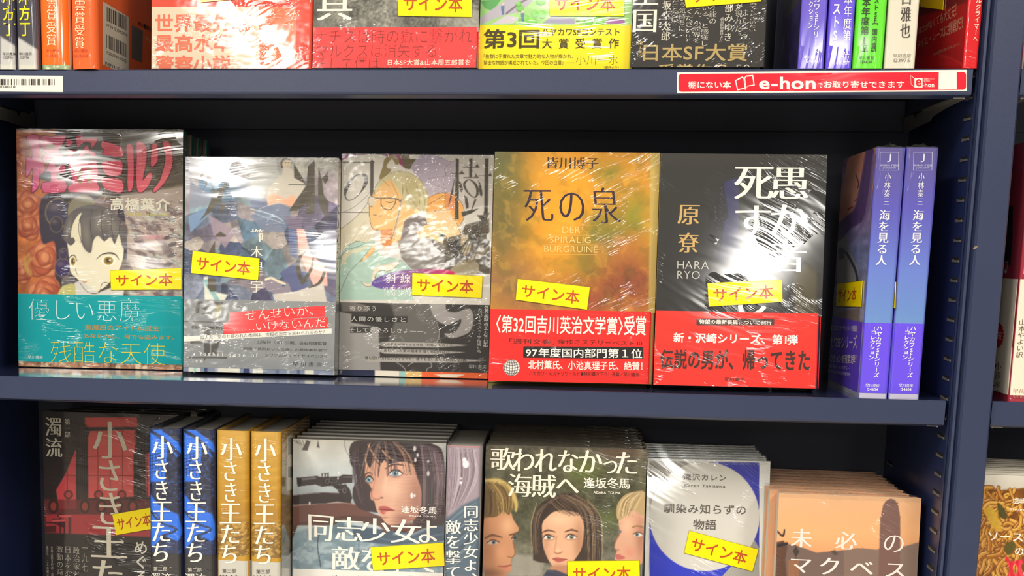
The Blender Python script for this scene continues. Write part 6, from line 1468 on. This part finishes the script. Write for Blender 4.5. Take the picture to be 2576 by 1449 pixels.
# fringe
P.poly([(520, 330), (700, 300), (880, 320), (930, 420), (930, 560), (900, 480), (850, 450), (770, 455), (720, 470), (690, 440), (660, 480), (620, 440), (590, 500), (560, 460), (540, 560), (500, 600), (480, 480)], (48, 36, 40), soft=1.8)
for q in ([(575, 330), (640, 440), (700, 490)], [(590, 320), (560, 430), (575, 500)], [(640, 330), (720, 420), (770, 440)]): P.line(q, (6, 14, 6), (206, 156, 116), .85, 1.5)
hairs(P, 60, [(640, 300), (560, 400), (520, 560)], [(760, 300), (880, 400), (930, 540)], 8, [(98, 78, 82), (30, 24, 28), (130, 108, 110), (60, 44, 46), (176, 130, 100)], 8)
hairs(P, 12, [(470, 380), (470, 560), (520, 740)], [(520, 360), (520, 560), (560, 760)], 9, [(96, 80, 90), (34, 28, 32)], 5)
for (x, y, r) in ((905, 360, 13), (925, 405, 9), (910, 440, 10), (1000, 535, 12), (885, 690, 13), (905, 690, 8), (1000, 450, 7), (165, 745, 8), (370, 530, 6), (365, 570, 5)): P.ell(x, y, r * .8, r * 1.5, (226, 222, 222), .9, 2)
P.build()
# spine of the same title
P = Pic(R7, 'spine', (.1, R7.h * .4, R7.t - .1, R7.h - .2), .7, 'spine_picture', .07); P.k = 'H'
P.fill((112, 98, 108)); P.poly([(1130, 340), (1365, 350), (1365, 800), (1130, 870)], (150, 134, 144), soft=6)
hairs(P, 40, [(1140, 350), (1130, 560), (1120, 800)], [(1330, 370), (1350, 560), (1240, 760)], 10, [(190, 176, 186), (84, 70, 80), (130, 112, 124)], 6)
P.poly([(1120, 860), (1240, 760), (1365, 700), (1365, 1260), (1120, 1260)], (74, 92, 108), soft=8); hairs(P, 16, [(1120, 900), (1240, 800), (1360, 720)], [(1120, 1260), (1250, 1150), (1360, 1000)], 12, [(126, 148, 162), (46, 58, 72)], 7)
for (x, y, r) in ((1265, 470, 22), (1255, 440, 14), (1230, 600, 9), (1232, 570, 6)): P.ell(x, y, r, r * 1.2, (234, 230, 232), .95, 3)
P.poly([(1120, 325), (1370, 335), (1370, 352), (1120, 340)], (196, 110, 112)); P.poly([(1362, 340), (1400, 340), (1400, 1260), (1352, 1260)], (140, 134, 128), .6, 4)
P.build()

# ---- three faces
P = Pic(R8, 'front', region(R8, 'front', 1205, 1105, 1640, 1449)); P.k = 'H'
P.grad([(0, (92, 86, 72)), (.5, (74, 74, 54)), (1, (112, 108, 96))], (1500, 330), (1550, 1250)); P.noise(26, .35, 5); P.noise(7, .2, 8)
P.glow(2100, 520, 120, 90, (96, 110, 44), .7); P.glow(2250, 860, 110, 80, (88, 100, 50), .6); P.glow(2350, 380, 160, 60, (98, 72, 58), .7); P.poly([(1600, 1100), (1800, 1120), (1800, 1260), (1560, 1260)], (150, 144, 132), .8, 10)
def skin(P, pl, c, sh=None):
    m = P.poly(pl, c, soft=2, smooth=4); return m
# left: blond boy in three-quarter view
m_ = skin(P, [(1400, 820), (1560, 790), (1600, 860), (1640, 930), (1605, 960), (1600, 1010), (1612, 1100), (1590, 1130), (1580, 1170), (1588, 1210), (1560, 1240), (1520, 1270), (1400, 1270)], (188, 134, 98))
P.glow(1430, 1100, 70, 200, (136, 88, 62), .7, mask=m_); P.glow(1560, 900, 50, 60, (222, 172, 132), .7, mask=m_); P.glow(1510, 1090, 40, 60, (206, 146, 110), .6, mask=m_); P.glow(1420, 1240, 120, 40, (96, 62, 46), .8, mask=m_)
P.line([(1600, 960), (1598, 1020), (1612, 1095), (1590, 1125), (1560, 1120)], 7, (120, 72, 50), .8, 2); P.line([(1490, 1188), (1540, 1190), (1585, 1180)], (5, 14, 8), (140, 66, 56), .95, 2); P.glow(1545, 1204, 28, 10, (190, 110, 96), .8)
for (x, y, w) in ((1455, 1020, 44), (1604, 990, 16)): P.ell(x, y, w, 15, (170, 150, 136)); P.ell(x + 6, y, 14, 14, (84, 92, 96)); P.ell(x + 6, y, 6, 6, (20, 20, 22)); P.line([(x - w, y + 4), (x, y - 18), (x + w, y - 2)], 8, (74, 44, 32), .9, 1.5)
P.line([(1400, 992), (1450, 970), (1520, 985)], (10, 18, 8), (92, 62, 44), .9, 2); P.line([(1575, 968), (1612, 958)], 11, (92, 62, 44), .9, 2)
P.poly([(1385, 590), (1440, 575), (1530, 590), (1590, 640), (1625, 720), (1625, 800), (1590, 780), (1570, 830), (1530, 800), (1480, 840), (1400, 845), (1385, 860)], (104, 82, 50), soft=2, smooth=3)
P.line([(1400, 585), (1500, 590), (1580, 650), (1618, 740), (1618, 800)], (20, 36, 36, 26, 12), (206, 180, 110), .85, 5); hairs(P, 40, [(1400, 590), (1480, 700), (1500, 830)], [(1560, 610), (1600, 700), (1590, 800)], 7, [(190, 162, 96), (74, 56, 36), (140, 112, 66)], 9); hairs(P, 20, [(1390, 660), (1395, 760), (1395, 840)], [(1470, 640), (1480, 760), (1470, 840)], 8, [(66, 48, 34), (96, 74, 48)], 19)
# middle: dark haired girl, frontal
P.poly([(1900, 690), (1980, 672), (2060, 690), (2140, 740), (2200, 830), (2215, 960), (2215, 1160), (2180, 1190), (1780, 1160), (1740, 1100), (1725, 960), (1745, 820), (1800, 740)], (60, 48, 42), soft=3, smooth=3)
m_ = skin(P, [(1800, 900), (1830, 850), (1900, 800), (2030, 800), (2090, 870), (2095, 960), (2080, 1060), (2040, 1130), (1990, 1190), (1930, 1215), (1880, 1190), (1835, 1120), (1805, 1020)], (214, 166, 132))
P.glow(2065, 1020, 40, 160, (162, 112, 84), .7, mask=m_); P.glow(1830, 1060, 26, 120, (176, 126, 96), .6, mask=m_); P.glow(1930, 860, 80, 40, (232, 190, 156), .7, mask=m_); P.glow(1860, 1070, 34, 26, (222, 160, 130), .6, mask=m_); P.glow(1920, 1190, 60, 22, (170, 116, 90), .6, mask=m_)
for (x, y) in ((1848, 985), (2008, 982)): P.ell(x, y, 46, 24, (168, 112, 84), .6, 5); P.ell(x, y, 36, 15, (220, 210, 200)); P.ell(x + 2, y, 16, 16, (116, 122, 110)); P.ell(x + 2, y, 8, 8, (22, 20, 20)); P.ell(x + 6, y - 5, 3, 3, (236, 236, 230)); P.line([(x - 40, y + 4), (x - 10, y - 19), (x + 40, y - 2)], (5, 10, 6), (60, 36, 30), .95, 1.3)
P.line([(1805, 950), (1845, 935), (1895, 948)], (8, 14, 6), (86, 54, 42), .9, 1.6); P.line([(1960, 948), (2010, 932), (2055, 945)], (6, 14, 8), (86, 54, 42), .9, 1.6)
P.line([(1905, 980), (1895, 1050), (1888, 1080)], 6, (176, 120, 92), .7, 3); P.line([(1885, 1088), (1912, 1100), (1945, 1088)], (5, 9, 5), (150, 92, 70), .9, 2); P.glow(1914, 1076, 14, 12, (236, 190, 156), .7)
P.poly([(1876, 1136), (1905, 1126), (1930, 1130), (1980, 1140), (1935, 1158), (1905, 1158)], (176, 92, 82), soft=2, smooth=3); P.line([(1876, 1138), (1920, 1142), (1980, 1140)], 4, (110, 50, 46), .9)
P.poly([(1860, 1190), (2010, 1180), (2040, 1270), (1850, 1270)], (176, 124, 96), soft=4); P.poly([(1840, 1215), (1900, 1215), (2040, 1270), (1800, 1270)], (44, 50, 74), .9, 3)
P.poly([(1800, 900), (1830, 820), (1900, 760), (1990, 800), (2080, 815), (2100, 900), (2120, 1180), (2215, 1160), (2215, 850), (2120, 720), (1960, 680), (1800, 740), (1740, 900), (1770, 1100), (1810, 1100)], (54, 42, 38), soft=2)
hairs(P, 60, [(1860, 700), (1780, 860), (1790, 1090)], [(1990, 680), (1760, 800), (1740, 1100)], 7, [(124, 102, 82), (34, 28, 26), (86, 68, 56)], 11); hairs(P, 60, [(1900, 690), (2080, 800), (2110, 1150)], [(2040, 690), (2190, 820), (2205, 1150)], 7, [(116, 96, 78), (30, 26, 24), (84, 66, 54), (150, 124, 98)], 12); hairs(P, 30, [(1840, 740), (1880, 790), (2000, 830)], [(1960, 690), (2040, 740), (2085, 830)], 7, [(132, 108, 86), (40, 32, 28), (92, 72, 58)], 13)
P.line([(1765, 740), (1725, 900), (1735, 1080)], 5, (206, 180, 130), .6, 2); P.line([(2120, 720), (2215, 850), (2230, 1100)], 6, (190, 160, 116), .6, 2)
# right: blond girl in profile
m_ = skin(P, [(2345, 850), (2420, 800), (2520, 810), (2520, 1160), (2330, 1150), (2320, 1110), (2330, 1080), (2312, 1060), (2322, 1010), (2350, 960)], (206, 156, 128))
P.glow(2500, 1000, 40, 160, (150, 100, 80), .7, mask=m_); P.glow(2400, 900, 40, 60, (226, 180, 150), .7, mask=m_); P.glow(2420, 1090, 40, 40, (206, 130, 110), .6, mask=m_)
P.line([(2352, 950), (2322, 1015), (2314, 1060), (2345, 1075)], 7, (160, 100, 80), .8, 2); P.ell(2480, 966, 30, 14, (206, 200, 190)); P.ell(2472, 966, 12, 13, (92, 112, 120)); P.ell(2470, 966, 6, 6, (20, 20, 24)); P.line([(2446, 962), (2480, 948), (2515, 965)], 8, (92, 60, 50), .9, 1.5); P.ell(2350, 945, 12, 12, (110, 110, 106)); P.line([(2440, 915), (2470, 905), (2515, 915)], 9, (130, 96, 66), .9, 2)
P.poly([(2318, 1110), (2345, 1104), (2390, 1130), (2345, 1142), (2322, 1135)], (182, 98, 92), soft=2, smooth=3)
P.poly([(2330, 850), (2330, 760), (2380, 690), (2450, 665), (2530, 670), (2530, 830), (2440, 790), (2400, 830), (2360, 860)], (176, 150, 108), soft=2, smooth=3); hairs(P, 50, [(2440, 670), (2360, 730), (2335, 850)], [(2520, 670), (2480, 740), (2440, 830)], 7, [(222, 200, 156), (120, 96, 66), (190, 164, 120)], 14)
P.build()
# ---- pale disc
P = Pic(R9, 'front', region(R9, 'front', 1612, 1135, 1940, 1449)); P.k = 'I'
P.fill((222, 220, 214)); m_ = P.poly([(90, 420), (818, 432), (818, 1260), (88, 1260)], soft=1.2); P.mixin(m_, (150, 146, 136))
P.poly([(450, 426), (818, 432), (818, 1000), (700, 800)], (52, 56, 164)); P.poly([(90, 850), (88, 1260), (600, 1260), (640, 1120), (400, 1000)], (48, 60, 190)); P.poly([(560, 1200), (640, 1110), (818, 1060), (818, 1260), (520, 1260)], (160, 156, 150))
P.ell(455, 790, 364, 362, (206, 202, 194), 1, 1.5); P.build()
# ---- sunset tower
P = Pic(R10, 'front', region(R10, 'front', 1940, 1220, 2325, 1449)); P.k = 'I'
P.grad([(0, (214, 166, 126)), (.5, (226, 166, 114)), (.72, (224, 152, 104)), (.74, (150, 112, 92)), (1, (122, 98, 84))], (1400, 620), (1400, 1200)); P.noise(120, .05, 3)
P.poly([(930, 960), (1060, 980), (1200, 1030), (1300, 1020), (1420, 1010), (1500, 1000), (1580, 1010), (1600, 1230), (930, 1230)], (112, 92, 84), soft=3); P.poly([(1380, 1020), (1460, 1000), (1600, 1010), (1620, 1000), (1740, 1000), (1880, 960), (1880, 1230), (1380, 1230)], (126, 104, 92), soft=3)
P.poly([(1608, 1230), (1618, 880), (1622, 800), (1640, 720), (1660, 685), (1690, 670), (1720, 680), (1742, 720), (1755, 800), (1752, 1230)], (116, 86, 78), soft=1.8); P.line([(1640, 720), (1650, 700), (1740, 700)], 4, (92, 66, 62), .8, smooth=0)
P.poly([(930, 960), (980, 950), (1005, 990), (990, 1080), (1005, 1230), (930, 1230)], (92, 64, 52), soft=3); P.line([(940, 890), (975, 920), (985, 880)], 12, (56, 44, 42)); P.line([(1000, 970), (940, 985)], 20, (52, 42, 42)); P.poly([(1040, 1020), (1062, 985), (1086, 1025), (1060, 1060)], (70, 58, 54)); P.line([(1060, 985), (1060, 1200)], 4, (60, 50, 46))
P.poly([(1010, 1080), (1080, 1075), (1080, 1230), (1010, 1230)], (150, 100, 70), .8, 3); P.poly([(1290, 1020), (1320, 1012), (1345, 1040), (1320, 1050)], (84, 70, 66), soft=3); P.build()
# ---- noodles
P = Pic(ND, 'front', region(ND, 'front', 2440, 1195, 2590, 1449)); P.k = 'K3'
P.grad([(0, (206, 200, 188)), (1, (196, 188, 172))], (900, 770), (900, 860)); P.poly([(720, 860), (790, 850), (900, 880), (1100, 860), (1100, 1460), (720, 1460)], (120, 72, 26), soft=4); P.noise(12, .3, 4, mask=np.clip((P.Y - 1225) / 10, 0, 1))
rr_ = np.random.RandomState(5)
for k in range(170):
    x, y = rr_.uniform(700, 1080), rr_.uniform(880, 1460); a = rr_.uniform(0, 6.28); L = rr_.uniform(50, 120); pt_ = [(x, y)]
    for j in range(4): a += rr_.uniform(-.9, .9); x += L * .4 * math.cos(a); y += L * .4 * math.sin(a); pt_.append((x, max(y, 862)))
    w = rr_.uniform(16, 27); c = [(184, 124, 40), (206, 150, 56), (166, 100, 30), (196, 136, 60), (150, 88, 30)][k % 5]
    P.line(pt_, w + 7, (84, 46, 16), .9, 1.5); P.line(pt_, w, c, 1, 1.5); P.line([(a_ - w * .15, b_ - w * .2) for a_, b_ in pt_], w * .25, (236, 196, 120), .6, 1.5)
for pl, c in (([(790, 1010), (850, 1000), (900, 1100), (900, 1150), (850, 1130), (810, 1060)], (196, 156, 50)), ([(930, 1240), (980, 1220), (1000, 1260), (960, 1310), (930, 1290)], (76, 72, 26)), ([(880, 960), (930, 1010), (940, 1070), (890, 1050)], (66, 66, 30))): P.poly(pl, c, .9, 2, smooth=4)
for k in range(14): x = 940 + 14 * k; P.line([(x, 1330 + (k * 37) % 40), (x + 30 - (k * 13) % 50, 1400), (x + 10, 1460)], 20, [(206, 30, 50), (232, 60, 76), (186, 20, 40)][k % 3], 1, 2)
P.build()
# ---- Agatha book cover side (plain dark silhouette ground on crimson)
P = Pic(NA, 'front', region(NA, 'front', 2480, 340, 2570, 860)); P.k = 'K2'
P.fill((150, 50, 66)); P.poly([(1040, 200), (1080, 200), (1075, 450), (1060, 640), (1000, 600), (1040, 400)], (40, 38, 38), soft=3); P.poly([(980, 860), (1030, 780), (1050, 860), (990, 960)], (44, 34, 36), soft=3); P.poly([(960, 1010), (1000, 900), (1060, 880), (1075, 1010)], (146, 118, 96), soft=3)
P.ell(1026, 675, 9, 13, (226, 220, 210)); P.line([(975, 735), (1000, 738), (1028, 728)], 12, (220, 160, 40)); P.line([(1020, 610), (1040, 610), (1038, 650), (1025, 660)], 4, (200, 190, 180)); P.build()

# ------------------------------------------------ loose film on the books that show it
B1.film_top(1, .8); B2.film_top(2, 1.2); B3.film_top(3, 1.0, spikes=((6, 4, 5, 2.5), (10, 6, 4, 2)))
J1.film_top(4, 1.0, x0=112, x1=130, spikes=((128, 10, 3.5, 2), (124, 14, 2.5, 3))); J2.film_top(5, 1.0, x0=112, x1=130, spikes=((128, 12, 3.5, 2), (123, 8, 2.5, 3)))
